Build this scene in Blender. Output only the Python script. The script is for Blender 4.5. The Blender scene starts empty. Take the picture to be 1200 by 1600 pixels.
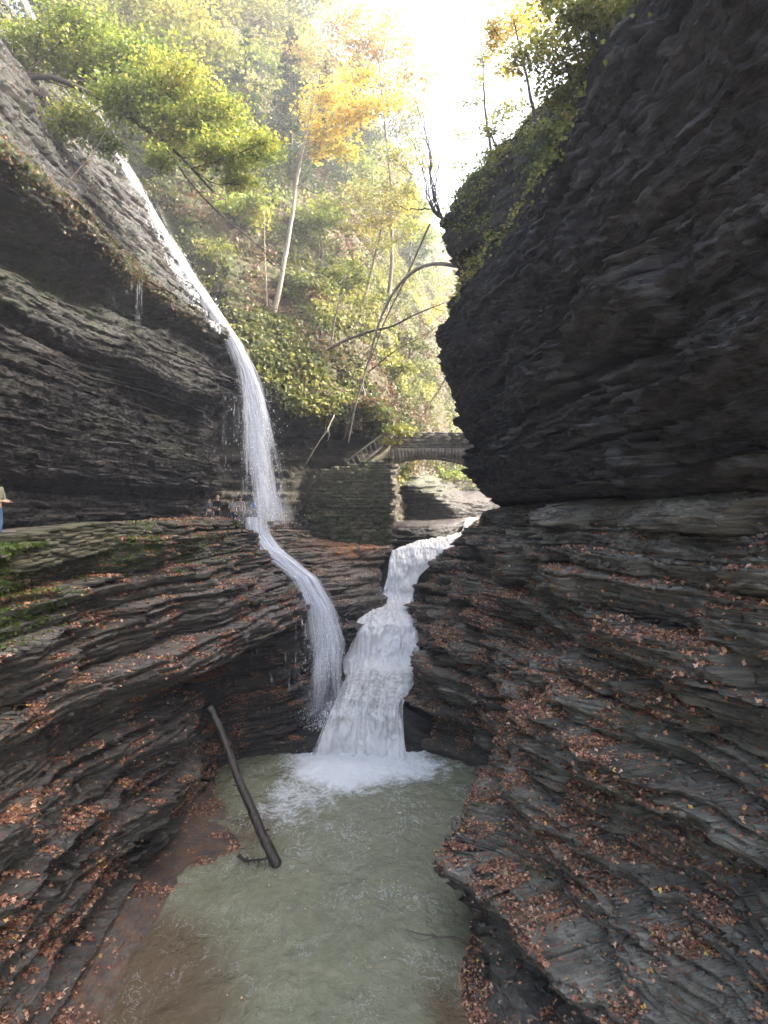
import bpy, math, random
import numpy as np
from mathutils import Vector
R = math.radians
random.seed(7)
rng = np.random.default_rng(11)
SC = 1.0            # mesh density multiplier

# ------------------------------------------------------------------ camera, sky, sun
scn = bpy.context.scene
F, CX, CY = 1000.0, 600.0, 800.0
cam = bpy.data.cameras.new('camera'); co = bpy.data.objects.new('camera', cam)
scn.collection.objects.link(co); scn.camera = co
cam.sensor_fit = 'VERTICAL'; cam.sensor_height = 24.0; cam.lens = 24.0 * F / 1600
cam.clip_start = 0.05; cam.clip_end = 3000
co.location = (0, 0, 0); co.rotation_euler = (R(90), 0, 0)
SUN_EL, SUN_AZ = 33.0, 82.0      # azimuth measured right of the view direction (+Y)
w = bpy.data.worlds.new("World"); scn.world = w; w.use_nodes = True
nt = w.node_tree; nt.nodes.clear()
sky = nt.nodes.new('ShaderNodeTexSky'); sky.sky_type = 'NISHITA'; sky.sun_disc = False
sky.sun_elevation = R(SUN_EL); sky.sun_rotation = R(SUN_AZ)
sky.air_density = 0.8; sky.dust_density = 8.0; sky.ozone_density = 0.6
bg = nt.nodes.new('ShaderNodeBackground'); bg.inputs['Strength'].default_value = 0.15
wo = nt.nodes.new('ShaderNodeOutputWorld')
nt.links.new(sky.outputs[0], bg.inputs[0]); nt.links.new(bg.outputs[0], wo.inputs[0])
sl = bpy.data.lights.new('sun', 'SUN'); sl.energy = 2.0; sl.angle = R(0.5); sl.color = (1, .95, .86)
so = bpy.data.objects.new('sun', sl); scn.collection.objects.link(so)
sdir = Vector((math.sin(R(SUN_AZ)) * math.cos(R(SUN_EL)), math.cos(R(SUN_AZ)) * math.cos(R(SUN_EL)), math.sin(R(SUN_EL))))
so.rotation_euler = sdir.to_track_quat('Z', 'Y').to_euler(); so.location = (20, 60, 60)
scn.view_settings.view_transform = 'Standard'; scn.view_settings.look = 'None'
scn.view_settings.exposure = 3.3; scn.view_settings.gamma = 1
scn.cycles.max_bounces = 6; scn.cycles.diffuse_bounces = 3; scn.cycles.glossy_bounces = 2
scn.cycles.transparent_max_bounces = 24; scn.cycles.transmission_bounces = 3; scn.cycles.volume_bounces = 0
scn.cycles.use_denoising = True
scn.cycles.volume_step_rate = 4.0

# ------------------------------------------------------------------ object helpers
COL = scn.collection
def tag(o, label=None, cat=None, group=None, kind=None):
    if label: o['label'] = label
    if cat: o['category'] = cat
    if group: o['group'] = group
    if kind: o['kind'] = kind
    return o
def W(px, py, D):
    return ((px - CX) * D / F, D, (CY - py) * D / F)
def mesh_np(name, V, Fc, mat=None, parent=None, smooth=True, attrs=None, uv=None, loc=None):
    V = np.asarray(V, dtype=np.float32).reshape(-1, 3); Fc = np.asarray(Fc, dtype=np.int32)
    if loc is not None: V = V - np.asarray(loc, dtype=np.float32)
    me = bpy.data.meshes.new(name); nf, k = Fc.shape
    me.vertices.add(len(V)); me.vertices.foreach_set('co', V.ravel())
    me.loops.add(nf * k); me.loops.foreach_set('vertex_index', Fc.ravel())
    me.polygons.add(nf); me.polygons.foreach_set('loop_start', np.arange(0, nf * k, k, dtype=np.int32))
    me.polygons.foreach_set('loop_total', np.full(nf, k, dtype=np.int32))
    me.update(calc_edges=True)
    if smooth: me.polygons.foreach_set('use_smooth', np.ones(nf, dtype=bool))
    for an, av in (attrs or {}).items():
        a = me.attributes.new(an, 'FLOAT', 'POINT'); a.data.foreach_set('value', np.asarray(av, dtype=np.float32).ravel())
    if uv is not None:
        l = me.uv_layers.new(name='UVMap'); l.data.foreach_set('uv', np.asarray(uv, dtype=np.float32)[Fc.ravel()].ravel())
    if mat: me.materials.append(mat)
    o = bpy.data.objects.new(name, me); COL.objects.link(o)
    if loc is not None and parent is None: o.location = loc
    if parent: o.parent = parent
    return o
def empty(name, loc):
    o = bpy.data.objects.new(name, None); COL.objects.link(o); o.location = loc; o.empty_display_size = .3; return o

# ------------------------------------------------------------------ noise
_P = np.random.default_rng(3).permutation(4096).astype(np.int64); _PV = np.random.default_rng(4).random(4096)
def hsh(i, j=0, k=0):
    return _PV[(_P[(_P[np.asarray(i) & 4095] + j) & 4095] + k) & 4095]
def vn(x, y, z):
    xi, yi, zi = np.floor(x).astype(np.int64), np.floor(y).astype(np.int64), np.floor(z).astype(np.int64)
    u, v, t = x - xi, y - yi, z - zi
    u = u * u * (3 - 2 * u); v = v * v * (3 - 2 * v); t = t * t * (3 - 2 * t)
    def L(a, b, s): return a + (b - a) * s
    c = [[[hsh(xi + a, yi + b, zi + d) for d in (0, 1)] for b in (0, 1)] for a in (0, 1)]
    return L(L(L(c[0][0][0], c[1][0][0], u), L(c[0][1][0], c[1][1][0], u), v),
             L(L(c[0][0][1], c[1][0][1], u), L(c[0][1][1], c[1][1][1], u), v), t) * 2 - 1
def fbm(x, y, z, o=4):
    s = 0; a = 1; n = 0
    for i in range(o):
        s = s + a * vn(x + 13.7 * i, y + 7.1 * i, z + 3.3 * i); n += a; a *= .5; x, y, z = x * 2.03, y * 2.03, z * 2.03
    return s / n
def plates(x, y, z):
    xi, yi, zi = np.floor(x).astype(np.int64), np.floor(y).astype(np.int64), np.floor(z).astype(np.int64); best = np.full(x.shape, 9.); val = np.zeros(x.shape)
    for a in (-1, 0, 1):
        for b in (-1, 0, 1):
            for c in (-1, 0, 1):
                i, j, k = xi + a, yi + b, zi + c; dx, dy, dz = i + hsh(i, j, k) - x, j + hsh(j, k, i + 7) - y, k + hsh(k, i, j + 13) - z; d = dx * dx + dy * dy + dz * dz
                m_ = d < best; best = np.where(m_, d, best); h = hsh(i + 31, j, k); val = np.where(m_, (h * 2 - 1) + .9 * ((h - .5) * dx + (hsh(j, i, k + 3) - .5) * dy) + .5 * dz * hsh(k + 5, i, j), val)
    return val
def sstep(a, b, x):
    t = np.clip((x - a) / (b - a), 0, 1); return t * t * (3 - 2 * t)

# ------------------------------------------------------------------ material helpers
class NT:
    def __init__(s, name):
        s.m = bpy.data.materials.new(name); s.m.use_nodes = True; s.t = s.m.node_tree; s.t.nodes.clear()
        s.out = s.n('ShaderNodeOutputMaterial')
    def n(s, t, **kw):
        nd = s.t.nodes.new(t)
        for k, v in kw.items(): setattr(nd, k, v)
        return nd
    def l(s, a, b): s.t.links.new(a, b)
    def put(s, sock, v):
        if isinstance(v, bpy.types.NodeSocket): s.l(v, sock)
        else: sock.default_value = v
    def math(s, op, a, b=0.0, c=None, clamp=False):
        nd = s.n('ShaderNodeMath', operation=op, use_clamp=clamp); s.put(nd.inputs[0], a); s.put(nd.inputs[1], b)
        if c is not None: s.put(nd.inputs[2], c)
        return nd.outputs[0]
    def mix(s, f, a, b):
        nd = s.n('ShaderNodeMix', data_type='RGBA'); s.put(nd.inputs[0], f)
        for i, v in ((6, a), (7, b)):
            if isinstance(v, tuple) and len(v) == 3: v = (*v, 1)
            s.put(nd.inputs[i], v)
        return nd.outputs[2]
    def noise(s, vec, scale, detail=4, rough=.55, dist=0.0):
        nd = s.n('ShaderNodeTexNoise'); s.l(vec, nd.inputs['Vector']); nd.inputs['Scale'].default_value = scale
        nd.inputs['Detail'].default_value = detail; nd.inputs['Roughness'].default_value = rough; nd.inputs['Distortion'].default_value = dist
        return nd.outputs[0]
    def mapv(s, vec, sc, rot=(0, 0, 0)):
        nd = s.n('ShaderNodeMapping'); s.l(vec, nd.inputs[0]); nd.inputs['Scale'].default_value = sc; nd.inputs['Rotation'].default_value = rot
        return nd.outputs[0]
    def ramp(s, f, stops, interp='LINEAR'):
        nd = s.n('ShaderNodeValToRGB'); s.l(f, nd.inputs[0]); cr = nd.color_ramp; cr.interpolation = interp
        while len(cr.elements) < len(stops): cr.elements.new(.5)
        for e, (p, c) in zip(cr.elements, stops):
            e.position = p; e.color = (*c, 1) if isinstance(c, tuple) else (c, c, c, 1)
        return nd.outputs[0]
    def attr(s, name):
        nd = s.n('ShaderNodeAttribute', attribute_name=name); return nd.outputs['Fac']
    def pos(s):
        return s.n('ShaderNodeNewGeometry').outputs['Position']
    def bump(s, h, strength=.5, dist=.05, normal=None):
        nd = s.n('ShaderNodeBump'); s.put(nd.inputs['Height'], h); nd.inputs['Strength'].default_value = strength
        nd.inputs['Distance'].default_value = dist
        if normal: s.l(normal, nd.inputs['Normal'])
        return nd.outputs[0]
    def pbr(s, color, rough=.7, normal=None, spec=.5, **kw):
        nd = s.n('ShaderNodeBsdfPrincipled')
        if isinstance(color, tuple): color = (*color, 1)
        s.put(nd.inputs['Base Color'], color); s.put(nd.inputs['Roughness'], rough); s.put(nd.inputs['Specular IOR Level'], spec)
        if normal: s.l(normal, nd.inputs['Normal'])
        for k, v in kw.items(): s.put(nd.inputs[k], v)
        return nd.outputs[0]
    def done(s, sh): s.l(sh, s.out.inputs[0]); return s.m

def mat_shale(name, c0, c1, wetr=.35, bump=.7):
    m = NT(name); p = m.pos()
    st = m.mapv(p, (1.1, 1.1, 11.0)); st2 = m.mapv(p, (3.0, 3.0, 55.0)); st3 = m.mapv(p, (.3, .3, 2.2))
    n1 = m.noise(st, 1.0, 6, .62, .3); n2 = m.noise(st2, 1.0, 4, .6); n3 = m.noise(st3, 1.0, 3, .5); n4 = m.noise(p, 1.7, 6, .6); n5 = m.noise(p, 22.0, 4, .6)
    f = m.math('ADD', m.math('MULTIPLY', n1, .6), m.math('MULTIPLY', n3, .6)); f = m.math('SUBTRACT', f, .1)
    col = m.ramp(f, [(.3, c0), (.52, tuple((a + b) / 2 for a, b in zip(c0, c1))), (.72, c1)])
    col = m.mix(m.math('MULTIPLY', m.ramp(n4, [(.45, 0.0), (.7, 1.0)]), .45), col, tuple(a * .5 for a in c0))
    col = m.mix(m.ramp(n2, [(.35, .45), (.6, 0.0)]), col, tuple(a * .45 for a in c0))
    # leaf stain and moss, laid down by the vertex masks
    ls = m.math('MULTIPLY', m.math('MULTIPLY', m.attr('litter'), .75), m.ramp(m.noise(p, 5.0, 6, .75), [(.5, 0.0), (.6, 1.0)]))
    lcol = m.ramp(m.noise(p, 31.0, 3, .7), [(.3, (.035, .018, .010)), (.5, (.13, .055, .028)), (.68, (.27, .12, .055))])
    col = m.mix(ls, col, lcol)
    ms = m.math('MULTIPLY', m.attr('moss'), m.ramp(m.noise(p, 2.6, 6, .7), [(.42, 0.0), (.6, 1.0)]))
    mcol = m.ramp(m.noise(p, 14.0, 4, .7), [(.3, (.015, .028, .008)), (.55, (.055, .085, .018)), (.75, (.13, .15, .035))])
    col = m.mix(ms, col, mcol)
    ss = m.math('MULTIPLY', m.attr('seep'), m.ramp(m.noise(m.mapv(p, (2, 2, .9)), 1.2, 5, .6), [(.4, 0.0), (.6, 1.0)]))
    col = m.mix(ss, col, (.42, .15, .025))
    wet = m.attr('wet')
    col = m.mix(m.math('MULTIPLY', wet, .62), col, (.016, .015, .015))
    r = m.math('SUBTRACT', m.math('ADD', m.math('MULTIPLY', n4, .35), wetr + .1), m.math('MULTIPLY', wet, .20), clamp=True)
    h = m.math('ADD', m.math('MULTIPLY', n1, .8), m.math('ADD', m.math('MULTIPLY', n2, .7), m.math('MULTIPLY', n5, .25)))
    nb = m.bump(h, min(1, bump * 1.4), .10)
    return m.done(m.pbr(col, r, nb, spec=.38))
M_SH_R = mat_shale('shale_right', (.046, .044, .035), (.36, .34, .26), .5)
M_SH_RU = mat_shale('shale_overhang', (.014, .0138, .0135), (.15, .138, .118), .6)  # wide dark-to-pale range paints scalloped highlights into the colour
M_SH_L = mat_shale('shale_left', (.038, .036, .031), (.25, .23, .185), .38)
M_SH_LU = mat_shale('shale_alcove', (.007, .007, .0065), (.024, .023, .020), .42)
M_SH_H = mat_shale('shale_hill', (.030, .026, .016), (.085, .072, .042), .6)

def mat_leaf(name, stops, rough=.55, trans=.45):
    m = NT(name); col = m.ramp(m.attr('tint'), stops)
    d = m.pbr(col, rough, spec=.35)
    tr = m.n('ShaderNodeBsdfTranslucent'); m.l(col, tr.inputs[0])
    mx = m.n('ShaderNodeMixShader'); mx.inputs[0].default_value = trans; m.l(d, mx.inputs[1]); m.l(tr.outputs[0], mx.inputs[2])
    return m.done(mx.outputs[0])
M_LITTER = mat_leaf('fallen_leaf', [(0, (.07, .035, .025)), (.25, (.19, .085, .055)), (.5, (.34, .155, .085)), (.7, (.50, .26, .135)), (.86, (.66, .46, .32)), (.93, (.62, .34, .08)), (1, (.72, .56, .12))], .5, .1)
M_MAPLE = mat_leaf('maple_leaf', [(0, (.07, .12, .018)), (.4, (.14, .19, .03)), (.8, (.27, .30, .05)), (1, (.40, .35, .06))])
M_YEL = mat_leaf('yellow_leaf', [(0, (.26, .24, .045)), (.4, (.48, .38, .06)), (.75, (.60, .44, .08)), (1, (.56, .32, .07))])
M_ORG = mat_leaf('orange_leaf', [(0, (.34, .27, .07)), (.5, (.52, .36, .10)), (1, (.55, .28, .10))])
M_YG = mat_leaf('yellow_green_leaf', [(0, (.07, .10, .024)), (.5, (.19, .21, .04)), (1, (.35, .30, .06))])
M_DKG = mat_leaf('hemlock_needle', [(0, (.025, .045, .02)), (.6, (.05, .08, .03)), (1, (.09, .12, .04))], .6, .25)
M_COVER = mat_leaf('ground_cover', [(0, (.10, .05, .03)), (.18, (.16, .10, .05)), (.34, (.04, .05, .016)), (.6, (.09, .11, .028)), (.85, (.16, .17, .04)), (1, (.27, .25, .065))])
def mat_bark(name, c):
    m = NT(name); p = m.pos(); n = m.noise(m.mapv(p, (6, 6, 1.5)), 3, 5, .65)
    col = m.ramp(n, [(.3, tuple(a * .45 for a in c)), (.65, c)])
    return m.done(m.pbr(col, .85, m.bump(n, .6, .03)))
M_BARK = mat_bark('bark', (.12, .095, .07)); M_BARKD = mat_bark('dark_bark', (.045, .034, .027)); M_BARKL = mat_bark('pale_bark', (.30, .26, .20))

# ------------------------------------------------------------------ lofted rock
def blur(a, n, ax):
    for _ in range(n):
        b = a.copy(); s0 = [slice(None)] * 3; s1 = s0.copy(); s2 = s0.copy()
        s0[ax] = slice(0, -2); s1[ax] = slice(1, -1); s2[ax] = slice(2, None)
        b[tuple(s1)] = .25 * a[tuple(s0)] + .5 * a[tuple(s1)] + .25 * a[tuple(s2)]; a = b
    return a
def resample(a, t, ax):
    i = np.clip(np.floor(t).astype(int), 0, a.shape[ax] - 2); f = t - i
    sh = [1, 1, 1]; sh[ax] = len(t); f = f.reshape(sh)
    return np.take(a, i, ax) * (1 - f) + np.take(a, i + 1, ax) * f
def loft(S, maxr, maxc, step=2.2, sub=10, sm=(10, 6)):
    S = np.asarray(S, dtype=float)
    a = resample(S, np.linspace(0, S.shape[0] - 1, (S.shape[0] - 1) * sub + 1), 0)
    a = resample(a, np.linspace(0, S.shape[1] - 1, (S.shape[1] - 1) * sub + 1), 1)
    a = blur(a, sm[0], 0); a = blur(a, sm[1], 1)
    y = np.maximum(a[..., 1], 1.0)
    px = np.clip(CX + a[..., 0] / y * F, -80, 1280); py = np.clip(CY - a[..., 2] / y * F, -80, 1680)
    behind = a[..., 1] < 1.5; px = np.where(behind, 0, px); py = np.where(behind, 0, py)
    out = []
    for ax, mx in ((0, maxc), (1, maxr)):
        d = np.hypot(np.diff(px, axis=ax), np.diff(py, axis=ax)); wl = np.sqrt((np.diff(a, axis=ax) ** 2).sum(-1))
        d = np.percentile(d, 80, axis=1 - ax) + .6 * wl.mean(axis=1 - ax)
        c = np.concatenate([[0], np.cumsum(d)]); n = int(min(mx * SC, c[-1] / step * SC)) + 2
        out.append(np.interp(np.linspace(0, c[-1], n), c, np.arange(len(c))))
    a = resample(a, out[0], 0); a = resample(a, out[1], 1)
    return a, out[0] / sub, out[1] / sub      # grid, station param, feature param
def normals(G):
    du = np.gradient(G, axis=0); dv = np.gradient(G, axis=1); n = np.cross(du, dv)
    return n / np.maximum(np.linalg.norm(n, axis=-1, keepdims=True), 1e-9)
def bounds(seed, lo, hi):
    r = np.random.default_rng(seed); t = lo * (hi / lo) ** r.random(4000); b = np.cumsum(t) - 30; return b[b < 200]
def layer(z, B):
    k = np.clip(np.searchsorted(B, z), 1, len(B) - 1); t = B[k] - B[k - 1]; return k, np.clip((z - B[k - 1]) / t, 0, 1), t
def strata(G, N, seed=0, ac=.5, af=.16, big=.4, joint=.35, q=.8, plate=.11, nd=.35, nf=.74, shelf=.25, fs=.4, ground=None, amp=None, fl=(.09, .34), cl=(.5, 1.5)):
    x, y, z = G[..., 0].copy(), G[..., 1].copy(), G[..., 2].copy()
    h = np.hypot(N[..., 0], N[..., 1]); nx, ny = N[..., 0] / np.maximum(h, .05), N[..., 1] / np.maximum(h, .05)
    zw = z + .5 * vn(x * .06, y * .06, z * .02 + seed) + .12 * vn(x * .3, y * .3, z * .1) + .035 * vn(x * 1.3, y * 1.3, z * .4) + .012 * y
    kc, fc, tc = layer(zw, bounds(seed + 1, *cl)); kf, ff, tf = layer(zw + .03 * vn(x * .9, y * .9, z * .3 + 5), bounds(seed + 2, *fl))
    s = .8 * y + .6 * x
    oc = vn(x * .22 + kc * 3.7, y * .22, kc * 7.31) * .7 + vn(x * .8, y * .8 + kc, kc * 5.1) * .3
    def cells(fr, k, sd):
        ww = s * fr + hsh(k, sd) * 17 + .35 * vn(x * 1.1, y * 1.1, z * .6 + sd) ; c = np.floor(ww).astype(np.int64); e = ww - c
        a_ = hsh(c, k, sd) * 2 - 1; b_ = hsh(c + 1, k, sd) * 2 - 1
        return a_ + (b_ - a_) * sstep(.90, 1.0, e)
    jc = cells(.33, kc, 11); jf = cells(.85, kf, 12)
    nn = vn(x * .5 + kf * 1.7, y * .5, kf * 3.31) * .6 + vn(x * 1.7, y * 1.7, kf * 2.3) * .45 + vn(x * 3.3, y * 3.3, kf * 1.3) * .12
    qn = nn * 2.6; qf = np.floor(qn); nn = (qf + sstep(.72, 1.0, qn - qf)) / 2.6
    of = nn * 1.0 + jf * joint
    rough_zone = .45 + .9 * sstep(-.35, .45, vn(x * .12, y * .12, z * .25 + seed * 3.1))
    edge = -(np.abs(2 * fc - 1) ** 8) * .22 * ac * (.5 + hsh(kc, 5)) - (np.abs(2 * ff - 1) ** 10) * .45 * af
    bigd = fbm(x * .16, y * .16, z * .22 + seed, 3)
    fine = fbm(x * 2.2, y * 2.2, z * 5.0, 3)
    ub = kf + 977; notch = -nd * (hsh(kf, 31) > nf) * sstep(-.25, .05, vn(x * .35, y * .35, kf * 1.9)) * (.5 + .5 * hsh(kf, 8)) - .6 * nd * (hsh(kc, 41) > .7) * sstep(.62, .7, fc) * sstep(-.2, .0, vn(x * .2, y * .2, kc * 2.9))
    push = ac * (oc + jc * joint) * (.6 + .5 * rough_zone) + (af * of + notch) * rough_zone + edge + shelf * tc * (fc - .5) * sstep(-.35, .0, vn(x * .18, y * .18, kc * 1.9 + seed)) + fs * tf * (ff - .5) + big * bigd + .022 * fine
    xw, yw = x + .25 * vn(x, y, z * 2), y + .25 * vn(x + 9, y, z * 2)
    push = push + plate * plates(xw * .55, yw * .55, zw * 3.2) * (.5 + .5 * rough_zone) + plate * .5 * plates(xw * 1.5, yw * 1.5, zw * 9.0) + plate * .30 * plates(xw * 3.6, yw * 3.6, zw * 20.0)
    if amp is not None: push = push * amp; q = q * amp
    if ground is not None: push = push * ground; q = q * ground
    wt = sstep(.05, .45, h)
    z2 = z + tf * np.minimum(q * 1.15, 1) * (sstep(.18, .82, ff) - ff) + tc * q * .45 * (sstep(.1, .9, fc) - fc)
    out = np.stack([x + nx * push * wt, y + ny * push * wt, z2 + (1 - wt) * (.06 * fine + .15 * bigd) * (1 if ground is None else np.maximum(ground, .25))], -1)
    return out
def grid_faces(n, m, flip=False):
    i = np.arange(n * m).reshape(n, m); a, b, c, d = i[:-1, :-1].ravel(), i[1:, :-1].ravel(), i[1:, 1:].ravel(), i[:-1, 1:].ravel()
    return np.stack([a, d, c, b] if flip else [a, b, c, d], 1)
SHEETS = {}
def rock(name, S, mat, toward, maskf=None, maxr=650, maxc=750, label='', cat='rock wall', par=None, step=2.2, sm=(10, 6), **kw):
    G, us, vs = loft(S, maxr, maxc, step=step, sm=sm); N = normals(G)
    tw = np.asarray(toward, dtype=float); flip = (N * tw).sum(-1).mean() < 0
    if flip: N = -N
    gr = kw.pop('groundf', None)
    U, V_ = np.meshgrid(us, vs, indexing='ij')
    gm = gr(G, U, V_) if gr else None; af_ = kw.pop('ampf', None); kw['amp'] = af_(G, U, V_) if af_ else None
    G2 = strata(G, N, ground=gm, **kw); N2 = normals(G2) * (-1 if flip else 1)
    at = dict(moss=np.zeros(U.shape), wet=np.zeros(U.shape), litter=np.zeros(U.shape), seep=np.zeros(U.shape))
    if maskf:
        at.update(maskf(G2, N2, U, V_))
    n, m_ = U.shape; skey = name if name not in SHEETS else name + "_right"
    o = mesh_np(name, G2, grid_faces(n, m_, flip), mat, attrs=at, smooth=False)
    tag(o, label, cat, None, 'structure'); SHEETS[skey] = (G2, N2, U, V_, at)
    return o
def St(D, pts, mode='w'):
    return [((x, D, z) if mode == 'w' else W(x, z, D)) for x, z in pts]
ZW = -12.5

# ---- lower left bank: path, leafy slope, lip, undercut, block, waterline slab
Lw = [(-13.6, -.6), (-9.4, -.7), (-9.0, -1.6), (-8.5, -3), (-8.0, -4.6), (-8.5, -5.3), (-8.7, -5.9), (-8.5, -6.8), (-8.2, -9.5), (-8.3, -12.1), (-8.1, -12.25), (-6.6, -12.7), (-6.4, -13.6)]
LL = [St(-10, [(x - 24 + .3 * i, z - 3) for i, (x, z) in enumerate(Lw)]), St(0, [(x - 7, z - 1) for x, z in Lw]), St(7, Lw), St(12, Lw),  # unseen stations behind the camera, spread and lowered to let in sky light
 St(16, [(-220, 845), (15, 845), (30, 900), (58, 985), (98, 1065), (55, 1110), (45, 1140), (55, 1200), (75, 1400), (86, 1555), (92, 1568), (196, 1588), (205, 1680)], 'p'),
 St(20, [(-70, 835), (135, 822), (150, 872), (178, 965), (210, 1062), (165, 1092), (150, 1125), (182, 1180), (200, 1290), (185, 1396), (192, 1410), (258, 1424), (265, 1500)], 'p'),
 St(22, [(-10, 828), (185, 815), (205, 872), (250, 965), (296, 1050), (240, 1080), (232, 1110), (266, 1155), (262, 1260), (215, 1346), (225, 1360), (300, 1370), (305, 1420)], 'p'),
 St(23.6, [(30, 824), (215, 813), (235, 868), (288, 965), (332, 1044), (270, 1070), (258, 1100), (300, 1140), (296, 1230), (240, 1310), (250, 1322), (395, 1328), (402, 1400)], 'p'),
 St(26, [(90, 821), (248, 811), (275, 862), (335, 960), (378, 1034), (308, 1056), (290, 1080), (318, 1115), (309, 1200), (275, 1266), (285, 1276), (376, 1282), (380, 1350)], 'p'),
 St(29, [(140, 818), (278, 809), (312, 858), (380, 945), (418, 1003), (370, 1022), (325, 1050), (316, 1095), (314, 1150), (316, 1218), (320, 1225), (338, 1233), (342, 1300)], 'p'),
 St(32, [(190, 816), (312, 809), (345, 852), (410, 918), (452, 972), (418, 988), (368, 1020), (348, 1080), (340, 1130), (335, 1180), (337, 1185), (345, 1194), (350, 1260)], 'p'),
 St(33.6, [(212, 815), (325, 808), (362, 848), (425, 903), (472, 948), (462, 965), (452, 1000), (458, 1070), (468, 1120), (476, 1158), (480, 1164), (489, 1175), (495, 1240)], 'p'),
 St(37, [(255, 814), (358, 808), (397, 845), (440, 880), (487, 935), (482, 952), (478, 1000), (482, 1080), (486, 1110), (490, 1126), (494, 1132), (500, 1142), (505, 1200)], 'p'),
 St(40, [(300, 812), (388, 808), (415, 838), (457, 870), (515, 935), (540, 985), (546, 1010), (548, 1035), (545, 1060), (545, 1080), (545, 1090), (548, 1112), (550, 1180)], 'p'),
 St(44, [(370, 812), (425, 808), (455, 834), (505, 868), (556, 903), (585, 932), (602, 950), (600, 962), (572, 980), (562, 1010), (562, 1040), (562, 1080), (562, 1100)], 'p'),
 St(47, [(395, 812), (450, 812), (475, 842), (540, 849), (604, 854), (606, 874), (585, 884), (573, 900), (573, 925), (575, 950), (575, 980), (575, 1010), (575, 1080)], 'p'),
 St(49, [(400, 812), (455, 812), (480, 838), (545, 845), (607, 850), (608, 868), (607, 880), (606, 900), (605, 925), (600, 940), (600, 980), (600, 1010), (600, 1080)], 'p'),
 St(56, [(430, 810), (480, 812), (500, 830), (560, 835), (612, 838), (614, 850), (614, 860), (614, 880), (612, 900), (610, 940), (610, 980), (610, 1010), (610, 1080)], 'p'),
 St(66, [(450, 808), (500, 810), (520, 815), (580, 815), (640, 816), (645, 820), (645, 830), (645, 850), (645, 880), (645, 940), (645, 980), (645, 1010), (645, 1080)], 'p')]
def gLL(G, U, V):
    g = np.ones(U.shape); path = sstep(.55, 1.15, V); slab = sstep(9.6, 8.9, V) if False else 1 - sstep(8.9, 9.8, V)
    return g * (.08 + .92 * path) * (.12 + .88 * slab)
def mLL(G, N, U, V):
    x, y, z = G[..., 0], G[..., 1], G[..., 2]
    nz = N[..., 2]; slope = sstep(.8, 1.3, V) * (1 - sstep(3.9, 4.6, V)); n = fbm(x * .5, y * .5, z * .8, 3)
    lit = np.clip(sstep(.0, .5, nz) * (.75 + .8 * n), 0, 1)
    moss = sstep(.9, 1.2, V) * (1 - sstep(1.8, 2.8, V)) * (.9 - .7 * sstep(30, 36, y)) + .9 * sstep(20, 15, y) * slope * 0
    moss = np.clip(moss * (.7 + n) + .9 * (1 - sstep(-9.3, -8.6, x)) * (1 - sstep(15, 19, y)) * slope, 0, 1)
    wet = np.clip(sstep(26, 33, y) * (.4 + .6 * n) + sstep(4.3, 5.5, V) * .5 - (z < -11.9) * .2, 0, 1)
    wet = np.maximum(wet, np.exp(-((x + 8) / 2.5) ** 2 - ((y - 37) / 4) ** 2))
    seep = .22 * sstep(9.2, 9.8, V) * (y < 30) + 1.5 * np.exp(-((x + 2.6) / 2.0) ** 2 - ((y - 47) / 2) ** 2 - ((z + 2.7) / .7) ** 2) * 1.3
    return dict(moss=moss, wet=wet, litter=lit, seep=np.clip(seep, 0, 1))
rock('gorge_bank', LL, M_SH_L, (1, -.3, .5), mLL, 1150, 900, 'leaf strewn layered rock bank below the path on the left', 'rock bank', seed=1, ac=.6, af=.17, big=.35, groundf=gLL, fl=(.05, .22), cl=(.6, 1.7), shelf=.9, fs=.9, nd=.6, nf=.7, step=1.8)

# ---- upper left wall: alcove, second ledge, lip, wet slope
def LU(D, dx, l2, lipx, lipz, s=0):
    a = -13.2 + dx
    return St(D, [(a + .2, -2.6), (a - .3, .2), (a - .2, 1.05), (a + .6, 1.3), (a + .7, 3), (a + .1, 5.4), (l2[0] - .9, l2[1] - .7), l2, (l2[0] - .4, l2[1] + .9), (min(l2[0] - 1.3, lipx - 1), lipz - 1.5),
                  (lipx - 1.1, lipz - .6), (lipx, lipz), (lipx - .25, lipz + .7), (lipx - 2.7, lipz + 5), (lipx - 5.7, lipz + 10.2), (lipx - 8.2, lipz + 15), (lipx - 20, lipz + 26), (lipx - 70, lipz + 34)])
LUS = [[(p[0] - 26, p[1], min(p[2], 3 + .1 * i)) for i, p in enumerate(LU(-10, 0, (-12.6, 7), -11.6, 11))], [(p[0] - 6, p[1], p[2] * .7) for p in LU(2, 0, (-12.8, 7), -11.6, 11)], LU(8, 0, (-12.8, 7), -11.6, 11), LU(13, 0, (-12.9, 7), -11.6, 10.9), LU(18, 0, (-12.9, 7.3), -11.2, 10.6), LU(24, 0, (-12.8, 7.3), -11.1, 10.7),  # wall behind the view opened out and cut low to admit sky light
       LU(28.5, .3, (-12.0, 7.2), -10.9, 10.4), LU(30, .6, (-11.2, 6.9), -11.1, 10.7), LU(33, 1, (-10.4, 6.3), -10.5, 10.4), LU(35.5, 1.5, (-9.9, 6.4), -10.1, 10.2), LU(38, 2.1, (-8.9, 7.0), -9.4, 9.9),
       LU(39.4, 2.4, (-8.5, 7.2), -9.1, 9.6), LU(40.6, 2.2, (-9, 7.2), -9.6, 9.6), LU(42, 1.5, (-11, 7), -12, 9.5), LU(45, -1, (-15, 7), -16, 9)]
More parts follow.
